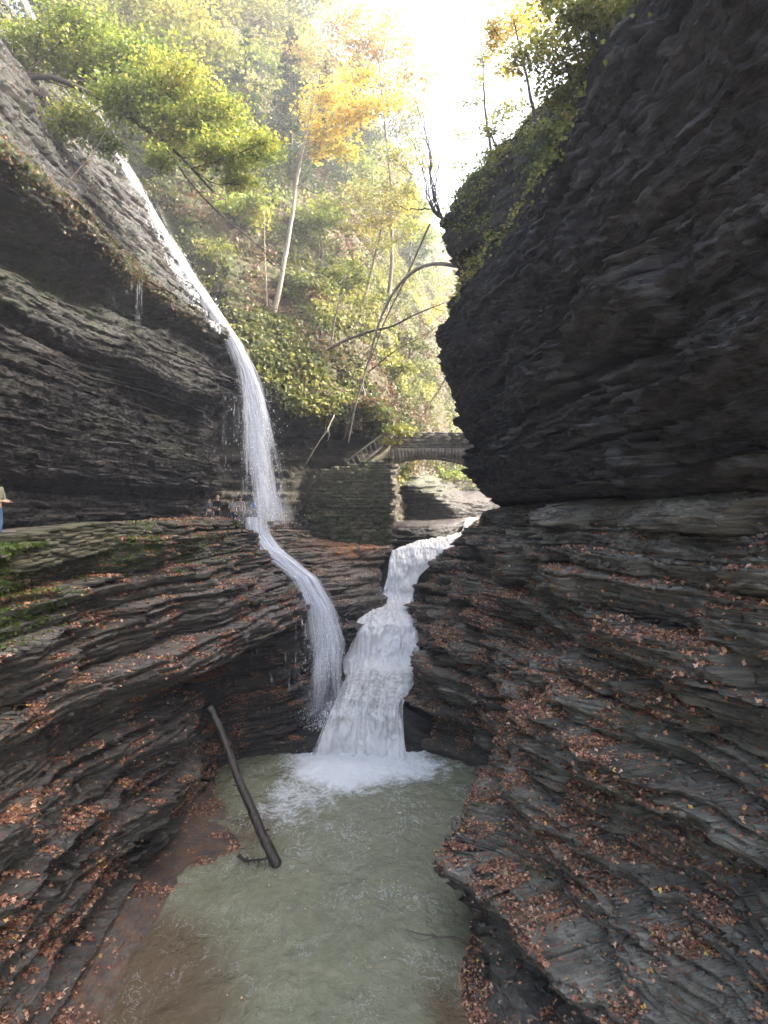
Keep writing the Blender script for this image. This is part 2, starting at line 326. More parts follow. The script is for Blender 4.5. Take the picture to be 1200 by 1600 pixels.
def mLU(G, N, U, V):
    x, y, z = G[..., 0], G[..., 1], G[..., 2]; n = fbm(x * .35, y * .35, z * .35, 3)
    sl = sstep(11.3, 12.2, V)
    wet = np.clip(sl * 1.0 + sstep(5.5, 8, V) * sstep(27, 32, y) + .25, 0, 1)
    moss = np.clip((1 - sl) * (.12 + 1.1 * n) * sstep(3, 5, V) + sl * (.3 + 1.3 * n) * (1 - .6 * sstep(30, 37, y)) + np.exp(-((V - 11.3) / .6) ** 2) * .6, 0, 1)
    return dict(wet=wet, moss=moss, litter=np.clip(sl * (n - .1), 0, .6) + sstep(.3, .7, N[..., 2]) * .5 * (V < 9))
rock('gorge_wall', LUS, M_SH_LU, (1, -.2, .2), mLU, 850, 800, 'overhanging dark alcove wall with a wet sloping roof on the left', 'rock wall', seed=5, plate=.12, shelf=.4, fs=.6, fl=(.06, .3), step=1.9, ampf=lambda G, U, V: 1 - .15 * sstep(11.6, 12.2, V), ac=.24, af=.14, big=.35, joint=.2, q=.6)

# ---- lower right bank
RL = [St(-10, [(34, -3), (28, -3.5), (27, -4), (26, -4.5), (25, -5), (24, -6), (23, -7), (22, -8.2), (21, -9), (20, -10), (19, -11), (18, -12), (17, -13.6)]),  # unseen rear end swung wide so sky light reaches the banks
 St(0, [(14, 1.2), (10.2, .2), (10.1, -1), (10.0, -2.5), (9.9, -4), (9.8, -5.6), (9.6, -7), (9.4, -8.2), (9.4, -9), (9.2, -10), (9.2, -11), (9.2, -12), (9, -13.6)]),
 St(7, [(12, 1.2), (7.4, .2), (7.3, -1), (7.2, -2.5), (7.1, -4), (7.0, -5.6), (6.8, -7), (6.7, -8.2), (6.7, -9), (6.5, -10), (6.5, -11), (6.5, -12), (6, -13.6)]),
 St(10, [(11, 1.2), (7.0, .3), (6.9, -1), (6.8, -2.5), (6.8, -4), (6.7, -6), (6.6, -7.6), (6.4, -8.8), (6.4, -9.6), (6.1, -10.5), (5.9, -11.5), (5.4, -12.2), (4.6, -13.6)]),
 St(13, [(11, 1.2), (6.4, .2), (6.3, -1.2), (6.1, -3.2), (6.1, -5.2), (6.0, -7.1), (5.5, -8.8), (4.9, -9.8), (4.7, -10.4), (4.4, -11), (4.3, -12.1), (2.9, -12.4), (2, -13.4)]),
 St(16, [(11, 1.2), (6, .2), (5.7, -1.6), (5.3, -4), (5.1, -6.2), (4.8, -8.2), (4.0, -9.4), (3.4, -10.2), (3.4, -10.9), (3.6, -11.5), (3.4, -12.1), (2.1, -12.45), (1.4, -13.4)]),
 St(18.5, [(11, 1.2), (6, .25), (5.5, -1.9), (4.9, -4.7), (4.4, -6.6), (3.6, -8.3), (2.7, -9.3), (1.75, -10.1), (1.9, -10.9), (2.6, -11.6), (2.9, -12.1), (2.4, -12.45), (1.9, -13.4)]),
 St(20, [(11, 1.2), (6, .25), (5.5, -1.9), (4.9, -5), (4.3, -7), (3.7, -8.9), (3.0, -10), (2.1, -10.8), (2.4, -11.5), (3.0, -12), (3.3, -12.3), (3.0, -12.6), (2.6, -13.4)]),
 St(22, [(11, 1.2), (6, .22), (5.5, -2.2), (4.9, -5.5), (4.5, -7.5), (4.1, -9.3), (3.7, -10.6), (3.5, -11.3), (3.7, -11.9), (4, -12.2), (4.1, -12.4), (4.1, -12.6), (4, -13.4)]),
 St(25, [(11, 1.2), (6, .2), (5.6, -2.4), (5.2, -5), (4.9, -7.2), (4.7, -9), (4.6, -10.4), (4.5, -11.4), (4.6, -12), (4.7, -12.3), (4.7, -12.4), (4.7, -12.6), (4.7, -13.4)]),
 St(28, [(11, 1.2), (6, .2), (5.8, -2.6), (5.5, -5.4), (5.3, -7.5), (5.1, -9), (5.1, -10), (5.1, -11), (5.2, -12), (5.3, -12.3), (5.4, -12.5), (5.4, -12.6), (5.4, -13.4)]),
 St(30.5, [(11, 1.2), (6, .2), (5.5, -2.4), (5.0, -5), (4.6, -7), (4.5, -8.2), (4.4, -9), (4.5, -9.4), (5.1, -9.9), (5.4, -10.5), (5.7, -11.2), (5.7, -12.2), (5.5, -13.6)]),
 St(33, [(11, 1.1), (6, .2), (5.3, -2.3), (4.6, -4.5), (3.8, -6.5), (3.3, -7.7), (2.9, -8.5), (2.7, -9), (3, -9.6), (2.4, -10.2), (3.8, -10.9), (2.4, -12.0), (2.2, -13.6)]),
 St(34.5, [(11, 1.1), (6, .15), (5.2, -2.2), (4.5, -4.2), (3.6, -6.2), (3, -7.4), (2.6, -8), (2.4, -8.5), (2.4, -9.2), (1.2, -9.9), (2.4, -10.9), (1.1, -12.1), (1, -13.6)]),
 St(38, [(11, 1), (6, .1), (5.3, -1.4), (4.7, -3.4), (4, -5.2), (3.6, -6.8), (3.2, -8), (2.9, -8.9), (2.5, -9.3), (1.7, -9.7), (1.6, -10.5), (1.5, -12), (1.5, -13.6)]),
 St(40, [(9.5, 0), (6, .1), (5.5, -1.2), (4.9, -3), (4.2, -4.6), (3.5, -5.9), (3.0, -6.6), (2.9, -7.4), (2.6, -8.3), (2.5, -9), (2.4, -9.8), (2.4, -12), (2.4, -13.6)]),
 St(42, [(10, 0), (6.4, 0), (5.9, -1.2), (5, -2.6), (4, -3.9), (2.8, -5.1), (2.2, -5.8), (2.3, -6.6), (2.3, -7.4), (2.2, -8.2), (2.2, -9), (2.2, -12), (2.2, -13.6)]),
 St(46, [(11, 0), (7.4, -.2), (6.2, -1.6), (5.2, -2.3), (4, -3.2), (3, -4.5), (2.5, -5.8), (2.4, -6.5), (2.4, -7), (2.4, -8), (2.4, -9), (2.4, -12), (2.4, -13.6)]),
 St(50, [(13, 0), (9, -.5), (7.5, -1.0), (6.7, -1.8), (6.3, -2.1), (6.1, -2.5), (6.1, -3), (6, -4), (6, -6), (6, -8), (6, -9), (6, -12), (6, -13.6)]),
 St(58, [(15, 0), (11, 0), (9.4, -.6), (8.8, -1.2), (8.6, -2), (8.5, -3), (8.5, -4), (8, -5), (8, -6), (8, -8), (8, -9), (8, -12), (8, -13.6)])]
def gRL(G, U, V): return (.2 + .8 * sstep(.6, 1.6, V)) * (1 - .8 * sstep(10.2, 11, V))
def mRL(G, N, U, V):
    x, y, z = G[..., 0], G[..., 1], G[..., 2]; n = fbm(x * .5, y * .5, z * .8 + 9, 3)
    lit = np.clip(sstep(0, .5, N[..., 2]) * (.7 + .9 * n) * (.35 + .65 * sstep(.5, 4, V)), 0, 1)
    return dict(litter=lit, moss=np.clip((n + .05) * 1.1 * sstep(2, 4.5, V), 0, .75), wet=np.clip(sstep(7.2, 8.5, V) * .8 + sstep(39, 43, y) * .5, 0, 1))
rock('gorge_bank', RL, M_SH_R, (-1, -.3, .5), mRL, 1250, 950, 'leaf covered layered rock bank stepping down to the pool on the right', 'rock bank', seed=9, ac=.85, af=.18, big=.4, groundf=gRL, fl=(.045, .2), cl=(.45, 1.5), shelf=1.0, fs=1.0, joint=.6, nd=.8, nf=.68, step=1.7)

# ---- upper right overhang
def RU(D, b, top): return St(D, [(12, -.3), (7.1, .3), (6.15, .7)] + b + top)
RUS = []
nb = [(6.1, 1.2), (5.8, 3), (5.6, 5), (5.8, 8), (6.2, 10.5), (6.9, 12.8), (8.5, 15), (10, 17), (11, 19), (12, 20), (13, 21), (15, 23), (22, 26), (60, 34)]
RUS += [[(p[0] + 26, p[1], min(p[2], 2 + .1 * i)) for i, p in enumerate(RU(-10, nb, []))], [(p[0] + 4, p[1], p[2] * .8) for p in RU(1, nb, [])], RU(6, nb, []), RU(12, nb, [])]  # unseen rear stations pushed out and flattened to brighten the gorge
RUS.append(RU(18, [(6.1, 1.2), (5.8, 3), (5.5, 5), (5.5, 8), (5.9, 10.5), (6.6, 12.5), (8, 14.5), (9.2, 16.5), (10, 18.5), (11, 20), (12, 21), (14, 23), (20, 26), (60, 34)], []))
RUS.append(RU(25, [(6.1, 1.1), (5.6, 3), (5.2, 5), (5.1, 8), (5.3, 10.5), (5.8, 12.2), (7, 14), (8, 16), (9, 18), (9.8, 20), (11, 21), (13, 22.5), (18, 25), (60, 34)], []))
RUS.append(RU(32, [(6, 1), (5.3, 3), (4.7, 5.5), (4.1, 9), (4.4, 11), (5, 12), (6, 13.4), (7, 15), (7.5, 17), (7.6, 19), (8.5, 20), (10, 22), (15, 24), (60, 34)], []))
RUS.append(RU(36, [(5.9, 1), (5.2, 3), (4.4, 5.5), (3.5, 9.4), (3.8, 11), (4.3, 12), (5, 13.4), (5.2, 14.6), (5, 16), (4.8, 17.8), (5.6, 19.2), (8, 22), (13, 24), (60, 34)], []))
RUS.append(RU(38, [(5.75, 1), (5, 3), (4.2, 5.6), (3.2, 9.5), (3.4, 11), (3.8, 12), (4.2, 13), (4, 14.5), (3.8, 15.8), (3.45, 17.3), (4.6, 18.8), (7, 21.5), (12, 24), (60, 34)], []))
RUS.append(RU(39.5, [(6.0, 1), (5.4, 3), (4.8, 5.6), (4.0, 9.5), (4.1, 11), (4.3, 12), (4.5, 13), (4.4, 14.5), (4.2, 15.8), (4.0, 17), (5.4, 18.6), (8, 21), (14, 23), (60, 33)], []))
RUS.append(RU(43, [(8.8, 1), (8.2, 3), (7.6, 5.6), (7, 9.5), (7, 11), (7.2, 12), (7.5, 13), (7.5, 14.5), (7.3, 16), (7.4, 17), (8.5, 18), (11, 20), (16, 21), (60, 30)], []))
RUS.append(RU(52, [(14, 1), (14, 3), (14, 5.6), (14, 8), (14.5, 9), (15, 10), (16, 11), (17, 12), (18, 12.5), (19, 13), (20, 14), (22, 15), (30, 16), (70, 24)], []))
for s_ in RUS[-2:]: s_[1] = (s_[3][0] + .8, s_[1][1], .3); s_[2] = (s_[3][0] + .1, s_[2][1], .7)
def mRU(G, N, U, V):
    x, y, z = G[..., 0], G[..., 1], G[..., 2]; n = fbm(x * .4, y * .4, z * .5 + 4, 3)
    top = sstep(8, 9, V)
    return dict(litter=np.clip(top * (.5 + n), 0, 1), moss=np.clip(top * (.5 + 1.2 * n), 0, 1), wet=np.clip(.12 + .3 * n, 0, 1))
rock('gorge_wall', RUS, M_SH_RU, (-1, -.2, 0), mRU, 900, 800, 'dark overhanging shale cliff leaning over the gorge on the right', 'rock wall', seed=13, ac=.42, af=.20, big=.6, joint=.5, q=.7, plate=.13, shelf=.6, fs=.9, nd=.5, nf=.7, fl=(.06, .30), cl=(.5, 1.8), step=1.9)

# ---- hillside beyond the falls (columns run left to right)
HS = [[(330, 812, 43), (300, 700, 46), (290, 600, 46), (270, 500, 46), (210, 360, 48), (130, 200, 52), (30, 0, 58), (-80, -250, 66), (-400, -400, 90)],
      [(400, 810, 44), (395, 700, 46), (398, 620, 46), (392, 560, 44.5), (335, 410, 46.5), (255, 255, 50), (170, 50, 56), (90, -200, 66), (-200, -400, 95)],
      [(455, 806, 46), (447, 720, 47.5), (445, 662, 47.5), (445, 630, 45.5), (420, 520, 47.5), (370, 380, 51), (300, 190, 58), (220, -80, 68), (0, -400, 100)],
      [(520, 795, 50), (510, 740, 51), (512, 690, 51), (522, 652, 47.5), (500, 570, 49.5), (460, 420, 54), (400, 210, 62), (330, -40, 74), (150, -300, 105)],
      [(590, 785, 52.5), (592, 730, 53.5), (592, 698, 53.5), (602, 662, 50.5), (585, 590, 53), (560, 480, 58), (520, 310, 68), (460, 60, 84), (350, -150, 115)],
      [(630, 790, 58), (626, 750, 58), (624, 715, 58), (640, 680, 56), (632, 605, 60), (615, 505, 68), (592, 370, 80), (560, 200, 100), (500, 60, 130)],
      [(655, 800, 63), (662, 765, 64), (666, 738, 65), (672, 705, 68), (675, 620, 75), (670, 530, 88), (662, 430, 104), (650, 330, 125), (630, 250, 160)],
      [(700, 800, 74), (712, 775, 78), (722, 745, 82), (728, 705, 88), (728, 620, 98), (725, 545, 112), (720, 480, 130), (715, 430, 150), (710, 400, 190)],
      [(780, 800, 80), (800, 760, 84), (830, 720, 90), (860, 680, 96), (880, 600, 104), (890, 520, 118), (895, 470, 135), (895, 450, 155), (895, 440, 200)],
      [(900, 800, 70), (960, 760, 74), (1010, 700, 80), (1060, 640, 88), (1080, 580, 98), (1090, 520, 110), (1090, 500, 130), (1090, 490, 150), (1090, 480, 210)]]
HS = [[W(p[0], p[1] + (70 if i == 0 else 0), p[2]) for i, p in enumerate(c)] for c in HS]
def mH(G, N, U, V):
    x, y, z = G[..., 0], G[..., 1], G[..., 2]; n = fbm(x * .25, y * .25, z * .25, 4); v = sstep(2.4, 3, V)
    return dict(moss=np.clip(v * (.5 + 1.3 * n), 0, 1), litter=np.clip(v * (.6 - n), 0, 1), wet=(1 - v) * .3)
rock('hill', HS, M_SH_H, (0, -1, .5), mH, 330, 420, 'steep planted hillside above the stairs beyond the tall falls', 'hillside', seed=21, ac=.35, af=.14, big=.9, q=.4, cl=(.8, 2.5), fl=(.2, .6), sm=(6, 5))

# ---- rocks under and beyond the bridge
KS = [[(600, 852, 51.5), (600, 838, 51.5), (602, 824, 52), (604, 816, 53.5), (604, 813, 59.5), (604, 785, 59.5), (606, 752, 57.5), (612, 732, 60), (622, 722, 70)],
      [(640, 850, 51.8), (640, 836, 51.8), (641, 823, 52.3), (642, 817, 54), (640, 813, 59.5), (642, 790, 59), (646, 764, 57), (650, 742, 60), (662, 730, 70)],
      [(680, 848, 52.2), (680, 834, 52.2), (681, 822, 52.8), (683, 817, 54.5), (684, 813, 60), (690, 799, 59.5), (688, 780, 58), (686, 764, 61), (696, 748, 71)],
      [(712, 846, 54), (712, 834, 54), (712, 822, 54.5), (713, 816, 56), (712, 812, 60.5), (718, 804, 60), (716, 796, 61), (714, 786, 64), (722, 768, 74)],
      [(722, 842, 62), (722, 834, 62), (722, 822, 62.5), (726, 812, 64), (730, 806, 66), (740, 800, 67), (744, 792, 68), (746, 780, 70), (760, 755, 80)],
      [(800, 842, 72), (800, 834, 72), (800, 822, 72.5), (800, 812, 74), (800, 806, 76), (800, 796, 77), (800, 785, 78), (800, 770, 80), (810, 750, 90)]]
KS = [[W(*p) for p in c] for c in KS]
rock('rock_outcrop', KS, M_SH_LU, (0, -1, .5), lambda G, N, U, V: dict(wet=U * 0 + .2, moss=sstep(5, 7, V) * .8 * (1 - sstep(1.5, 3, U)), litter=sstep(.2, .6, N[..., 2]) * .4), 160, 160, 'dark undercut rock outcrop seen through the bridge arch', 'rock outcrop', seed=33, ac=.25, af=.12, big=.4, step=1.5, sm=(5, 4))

# ---- base sheet of the country around and the streambed
m = NT('earth'); M_EARTH = m.done(m.pbr(m.ramp(m.noise(m.pos(), .8, 5), [(.3, (.05, .035, .02)), (.7, (.12, .09, .05))]), .9))
g = np.linspace(-1, 1, 60); gx, gy = np.meshgrid(g * 900, g * 900, indexing='ij')
tag(mesh_np('ground', np.stack([gx, gy, np.full(gx.shape, -14.2) + .2 * vn(gx * .1, gy * .1, gx * 0)], -1), grid_faces(60, 60), M_EARTH), 'earth and bedrock underneath the gorge', 'ground', None, 'structure')

# ------------------------------------------------------------------ water
def mat_pool():
    m = NT('pool_water'); p = m.pos(); foam = m.attr('foam'); brown = m.attr('shallow')
    n1 = m.noise(m.mapv(p, (1, 1, 1)), 1.6, 6, .65, 1.2); n2 = m.noise(p, 6.0, 6, .7, 1.0)
    col = m.mix(brown, m.ramp(n1, [(.3, (.19, .19, .115)), (.7, (.27, .27, .17))]), (.125, .083, .045))
    ff = m.math('ADD', m.math('MULTIPLY', m.math('SUBTRACT', m.math('ADD', m.math('MULTIPLY', n1, .6), m.math('MULTIPLY', n2, .5)), .55), 3.2), m.math('MULTIPLY', m.math('SUBTRACT', foam, .5), 3.4))
    ff = m.math('ADD', ff, .0, clamp=True); ff = m.math('MULTIPLY', ff, m.ramp(foam, [(.02, 0.0), (.25, 1.0)]), clamp=True)
    col = m.mix(ff, col, (.80, .82, .80))
    glint_vein = m.ramp(m.math('ABSOLUTE', m.math('SUBTRACT', m.noise(m.mapv(p, (1.3, .8, 1)), 1.3, 4, .6, 1.5), .5)), [(.0, 1.0), (.012, 0.0)]); glint_vein = m.math('MULTIPLY', glint_vein, m.ramp(m.noise(p, .55, 3, .5), [(.42, 0.0), (.62, .75)]))  # thin white lines painted in as ripple glints and foam streaks
    col = m.mix(m.math('MULTIPLY', glint_vein, m.math('ADD', m.math('MULTIPLY', foam, 2.5), .5), clamp=True), col, (.78, .80, .78))
    h = m.math('ADD', m.noise(m.mapv(p, (1.4, 1, 1)), 3.0, 5, .6, .6), m.math('MULTIPLY', m.noise(p, 14.0, 3, .6, .5), .35))
    nb = m.bump(h, 1.0, .11)
    return m.done(m.pbr(col, m.math('ADD', .04, m.math('MULTIPLY', ff, .5)), nb, spec=.5, IOR=1.33))
M_POOL = mat_pool()
def mat_fall(name, sx, sy, ct=6.0, thr=(.3, .6), col=(.80, .83, .86), lo=.0, green=False):
    m = NT(name); uv = m.n('ShaderNodeUVMap').outputs[0]; dens = m.attr('dens')
    n1 = m.noise(m.mapv(uv, (sx, sy, 1)), 1.0, 5, .65, .7); n2 = m.noise(m.mapv(uv, (sx * 3.5, sy * 2.2, 1)), 1.0, 4, .7, .3)
    n = m.math('ADD', m.math('MULTIPLY', n1, .6), m.math('MULTIPLY', n2, .4))
    al = m.math('ADD', m.math('MULTIPLY', m.math('SUBTRACT', n, .5), ct), m.math('SUBTRACT', m.math('MULTIPLY', dens, 2.0), .75))
    al = m.math('ADD', al, lo, clamp=True)
    p = m.pos()
    if green:
        wh = m.attr('white'); n9 = m.noise(p, 3.2, 6, .7, .6); k = m.math('ADD', m.math('ADD', m.math('MULTIPLY', m.math('SUBTRACT', n, .5), 2.5), m.math('MULTIPLY', m.math('SUBTRACT', n9, .5), 2.4)), m.math('ADD', wh, .28), clamp=True)
        c = m.mix(k, (.20, .23, .18), col)
    else: c = m.mix(0.0, col, col)
    nb = m.bump(m.math('ADD', n, m.math('MULTIPLY', m.noise(p, 7.0, 4), .4)), .7, .08)
    d = m.pbr(c, .35, nb, spec=.5); tr = m.n('ShaderNodeBsdfTranslucent'); m.l(c, tr.inputs[0])
    mx = m.n('ShaderNodeMixShader'); mx.inputs[0].default_value = .35; m.l(d, mx.inputs[1]); m.l(tr.outputs[0], mx.inputs[2])
    tp = m.n('ShaderNodeBsdfTransparent'); m2 = m.n('ShaderNodeMixShader'); m.l(al, m2.inputs[0]); m.l(tp.outputs[0], m2.inputs[1]); m.l(mx.outputs[0], m2.inputs[2])
    return m.done(m2.outputs[0])
M_FALL = mat_fall('falling_water', 13, .7, ct=3.6, col=(.88, .90, .93), lo=-.25); M_CASC = mat_fall('cascade_water', 12, 2.0, col=(.97, .965, .94), lo=.15, green=True); M_STRAND = mat_fall('strand_water', 3, 2, lo=-.05)
M_SHEET = mat_fall('thin_water_sheet', 44, 1.4, lo=-.25)

# pool
n, k = 520, 380
Y = np.concatenate([np.linspace(-14, 12, 60, endpoint=False), 12 + 23.0 * (np.linspace(0, 1, n)) ** 1.15]); X = np.linspace(-9.5, 8.5, k)
gy, gx = np.meshgrid(Y, X, indexing='ij')
wx, wy = 1.3 * fbm(gx * .45, gy * .45, gx * 0 + 3, 4), 1.6 * fbm(gx * .45 + 9, gy * .45, gx * 0, 4); rb = np.hypot((gx + 1.0 + wx) * .85, (gy - 32.4 + wy) * .9); foam = np.exp(-(np.maximum(rb - 1.9, 0) / 2.6) ** 1.1)
foam = np.maximum(foam, .66 * np.exp(-(((gx + 3.6 + wx) / 3.2) ** 2 + ((gy - 28.5 + wy) / 4.6) ** 2)))
foam = np.maximum(foam, .26 * np.exp(-(((gx - .5 * np.sin(gy * .35)) / 2.2) ** 2)) * sstep(14, 24, gy))
chop = .11 + .16 * np.exp(-rb / 4)
zz = ZW + chop * (fbm(gx * .9, gy * .9, gx * 0, 4) + .35 * fbm(gx * 2.8 + 3, gy * 2.0, gx * 0, 3)) + .12 * np.exp(-(rb / 1.5) ** 2)
brown = np.clip(sstep(-2.2, -6.5, gx + .20 * (gy - 16)) if False else 1 - sstep(-6.2, -1.6, gx - .35 * (gy - 21) * -1 + 0), 0, 1)
brown = 1 - sstep(-.4, 2.0, gx + 6.1 + .40 * (gy - 19.5) + .5 * wx); brown = brown * (1 - sstep(18.8, 20.8, gy)) * .9
brown = np.maximum(brown, sstep(.6, 1.5, gx) * (1 - sstep(16, 18.4, gy)) * .85)
brown = np.maximum(brown, np.exp(-(((gx + 5.2) / 1.1) ** 2 + ((gy - 25.2) / 1.8) ** 2)) * .8)
tag(mesh_np('pool_water', np.stack([gx, gy, zz], -1), grid_faces(*gx.shape, True), M_POOL, attrs=dict(foam=foam, shallow=brown)), 'murky green plunge pool with white foam under the cascade', 'water', None, 'structure')

# stepped cascade (left px, right px, y, depth, density, whiteness)
CS = [(476, 644, 1192, 32.3, .9, 1.), (484, 636, 1180, 32.7, .95, 1.), (496, 632, 1150, 33.0, .9, .9), (510, 630, 1115, 33.3, .85, .62), (522, 630, 1092, 33.9, .9, .4), (530, 640, 1072, 35.2, 1, .35),
      (540, 655, 1052, 37.2, 1, .45), (536, 668, 1040, 38.5, 1, .9), (536, 662, 1026, 39.2, 1, 1.2), (548, 655, 1000, 39.8, .95, 1.1), (556, 652, 977, 40.3, .9, .8), (558, 652, 963, 41.2, 1, .6),
      (575, 650, 950, 43, 1, .6), (586, 648, 940, 44.6, 1, 1.0), (596, 645, 925, 45.3, 1, 1.2), (605, 655, 895, 46, .95, 1.1), (608, 682, 870, 46.7, .95, 1.), (612, 704, 855, 47.5, 1, .9), (636, 720, 846, 49.2, 1, .6),
      (655, 727, 841, 50.6, 1, .4), (690, 736, 837, 52, 1, .35), (718, 744, 830, 54.5, 1, .6), (724, 748, 820, 57, 1, 1.1), (722, 750, 812, 60, 1, .9), (722, 752, 808, 70, 1, .4)]
na, nc = 640, 110
C = np.array([[[*W(l, y, d), de, wh], [*W(r, y, d), de, wh]] for l, r, y, d, de, wh in CS])
t = np.linspace(0, len(CS) - 1, na); ln = np.stack([np.stack([np.interp(t, np.arange(len(CS)), C[:, s, c]) for c in range(5)], -1) for s in (0, 1)], 1)
ln = blur(ln.transpose(0, 1, 2), 14, 0)
u = np.linspace(0, 1, nc)[None, :, None]; gr = ln[:, :1] * (1 - u) + ln[:, 1:] * u
G = gr[..., :3].copy(); wob = fbm(G[..., 0] * 3.2, G[..., 2] * .8 + G[..., 1] * .35, G[..., 1] * 0, 4); wb2 = fbm(G[..., 0] * 8, G[..., 2] * 1.7 + G[..., 1] * 1.0, G[..., 1] * 0, 3)
steep = sstep(.25, 1.1, np.abs(np.gradient(G[..., 2], axis=0)) / np.maximum(np.abs(np.gradient(G[..., 1], axis=0)), 1e-4))
wob3 = fbm(G[..., 0] * 1.1, G[..., 2] * 1.3, G[..., 1] * .8, 3); G[..., 1] -= (.30 * wob + .16 * wb2 + .28 * wob3) * steep; G[..., 2] += (.08 * wob + .08 * wb2) * (1 - .6 * steep) + .12 * wob3 * steep
uu = np.broadcast_to(u[..., 0], G.shape[:2]); G[..., 2] -= .25 * (np.abs(2 * uu - 1) ** 4)
arc = np.concatenate([[0], np.cumsum(np.linalg.norm(np.diff(G.mean(1), axis=0), axis=-1))]); UV = np.stack([uu, np.broadcast_to(arc[:, None] / 6, uu.shape)], -1).reshape(-1, 2)
bed = np.concatenate([G[::3, :1] + [-1.6, .5, -1.2], G[::3, ::4] + [0, .45, -.35], G[::3, -1:] + [1.6, .5, -1.2]], 1); bn = bed.shape; bed = bed + .12 * np.stack([vn(bed[..., 0] * 2, bed[..., 1] * 2, bed[..., 2] * 6)] * 3, -1)
tag(mesh_np('streambed', bed, grid_faces(bn[0], bn[1]), M_SH_L, smooth=False, attrs=dict(moss=np.zeros(bn[:2]), wet=np.ones(bn[:2]), litter=np.zeros(bn[:2]), seep=np.zeros(bn[:2]))), 'dark wet bedrock steps under the cascade', 'streambed', None, 'structure')
den = gr[..., 3] + .35 - .75 * np.abs(2 * uu - 1) ** 7
tag(mesh_np('cascade_water', G, grid_faces(na, nc, False), M_CASC, attrs=dict(dens=den, white=gr[..., 4]), uv=UV), 'white water stepping down the streambed into the green pool', 'waterfall', None, 'structure')

# ribbons of falling water: centre line (px, py, depth, half width px, density)
def ribbon(name, pts, mat, label, layers=3, na=260, nc=40, spread=.25, amp=.12, seed=0, parent=None, sc=1.0, kind='structure', bulge=.0):
    P = np.array([[*W(a, b, d), hw * d / F, de] for a, b, d, hw, de in pts]); n = len(P)
    Vs, Fs, Us, Ds = [], [], [], []; off = 0
    for L in range(layers):
        t = np.linspace(0, n - 1, na); c = np.stack([np.interp(t, np.arange(n), P[:, j]) for j in range(5)], -1)[:, None, :]; c = blur(c, 12, 0)[:, 0]
        u = np.linspace(-1, 1, nc)[None, :]; G = np.repeat(c[:, None, :3], nc, 1)
        f = L / max(layers - 1, 1); wm = (.55 + 1.25 * f) * (1 + .18 * fbm(c[:, 1:2] * 0 + np.linspace(0, 9, na)[:, None], u * 0 + L * 5 + seed, u * 0, 3)); cen = .4 * (rng.random() - .5) + .12 * fbm(np.linspace(0, 7, na)[:, None], u * 0 + L * 3.3, u * 0 + seed, 2)
        G[..., 0] += (u * wm + cen) * c[:, 3:4]
        arc = np.concatenate([[0], np.cumsum(np.linalg.norm(np.diff(c[:, :3], axis=0), axis=-1))])[:, None]
        w_ = fbm(u * 5 * np.ones_like(arc) + L * 9 + seed, arc * .35 * np.ones_like(u), 0 * arc * u + L, 3)
        G[..., 1] -= bulge * (1 - u ** 2) * c[:, 3:4] + amp * w_ + (f - .5) * spread
        G[..., 0] += .25 * amp * w_
        Vs.append(G.reshape(-1, 3)); Fs.append(grid_faces(na, nc) + off); off += na * nc
        Us.append(np.stack([np.broadcast_to(u * .5 * sc + L * 3.1 + seed, (na, nc)), np.broadcast_to(arc / 5, (na, nc))], -1).reshape(-1, 2))
        Ds.append((c[:, 4:5] * (1.06 - .55 * f) + .22 - 1.0 * np.abs(u) ** 2.0 + .25 * fbm(u * 3 + 7 * L, arc * .25, u * 0 + seed, 2)).ravel())
    return tag(mesh_np(name, np.concatenate(Vs), np.concatenate(Fs), mat, attrs=dict(dens=np.concatenate(Ds)), uv=np.concatenate(Us), parent=parent), label, None if parent else 'waterfall', None, None if parent else kind)
ribbon('waterfall', [(178, 232, 37.2, 5, .6), (192, 258, 37.2, 12, .8), (225, 318, 37.4, 15, .85), (262, 380, 37.5, 13, .95), (300, 440, 37.6, 13, 1.0), (338, 495, 37.8, 13, 1.05), (368, 541, 38, 14, 1.05), (386, 580, 38, 17, .95),
                      (397, 620, 37.9, 24, .85), (405, 670, 37.8, 34, .72), (413, 730, 37.7, 43, .6), (419, 785, 37.6, 50, .5), (422, 814, 37.5, 54, .4)], M_FALL, 'tall thin waterfall sliding off the wet slope onto the ledge on the left', layers=6, na=420, nc=60, amp=.22, seed=1, sc=1.0)
ribbon('waterfall', [(398, 808, 37.6, 26, .5), (402, 835, 37.2, 22, .85), (420, 860, 36.6, 24, 1), (450, 882, 36.1, 20, 1.0), (478, 905, 35.6, 20, 1.0), (500, 950, 35.2, 26, .9), (510, 1000, 35.1, 38, .72), (508, 1050, 35, 46, .52), (505, 1100, 35, 50, .38), (502, 1145, 34.9, 50, .28)],
       M_FALL, 'lower leg of the thin waterfall leaping from the leafy ledge to the stream', layers=6, na=360, nc=60, amp=.24, seed=7)
ribbon('waterfall', [(22, -30, 44, 5, .8), (42, 10, 44, 7, .9), (58, 45, 44, 8, .9), (76, 78, 44, 6, .7)], M_FALL, 'small white spill high among the trees at upper left', layers=2, na=120, nc=20, amp=.1, seed=17)

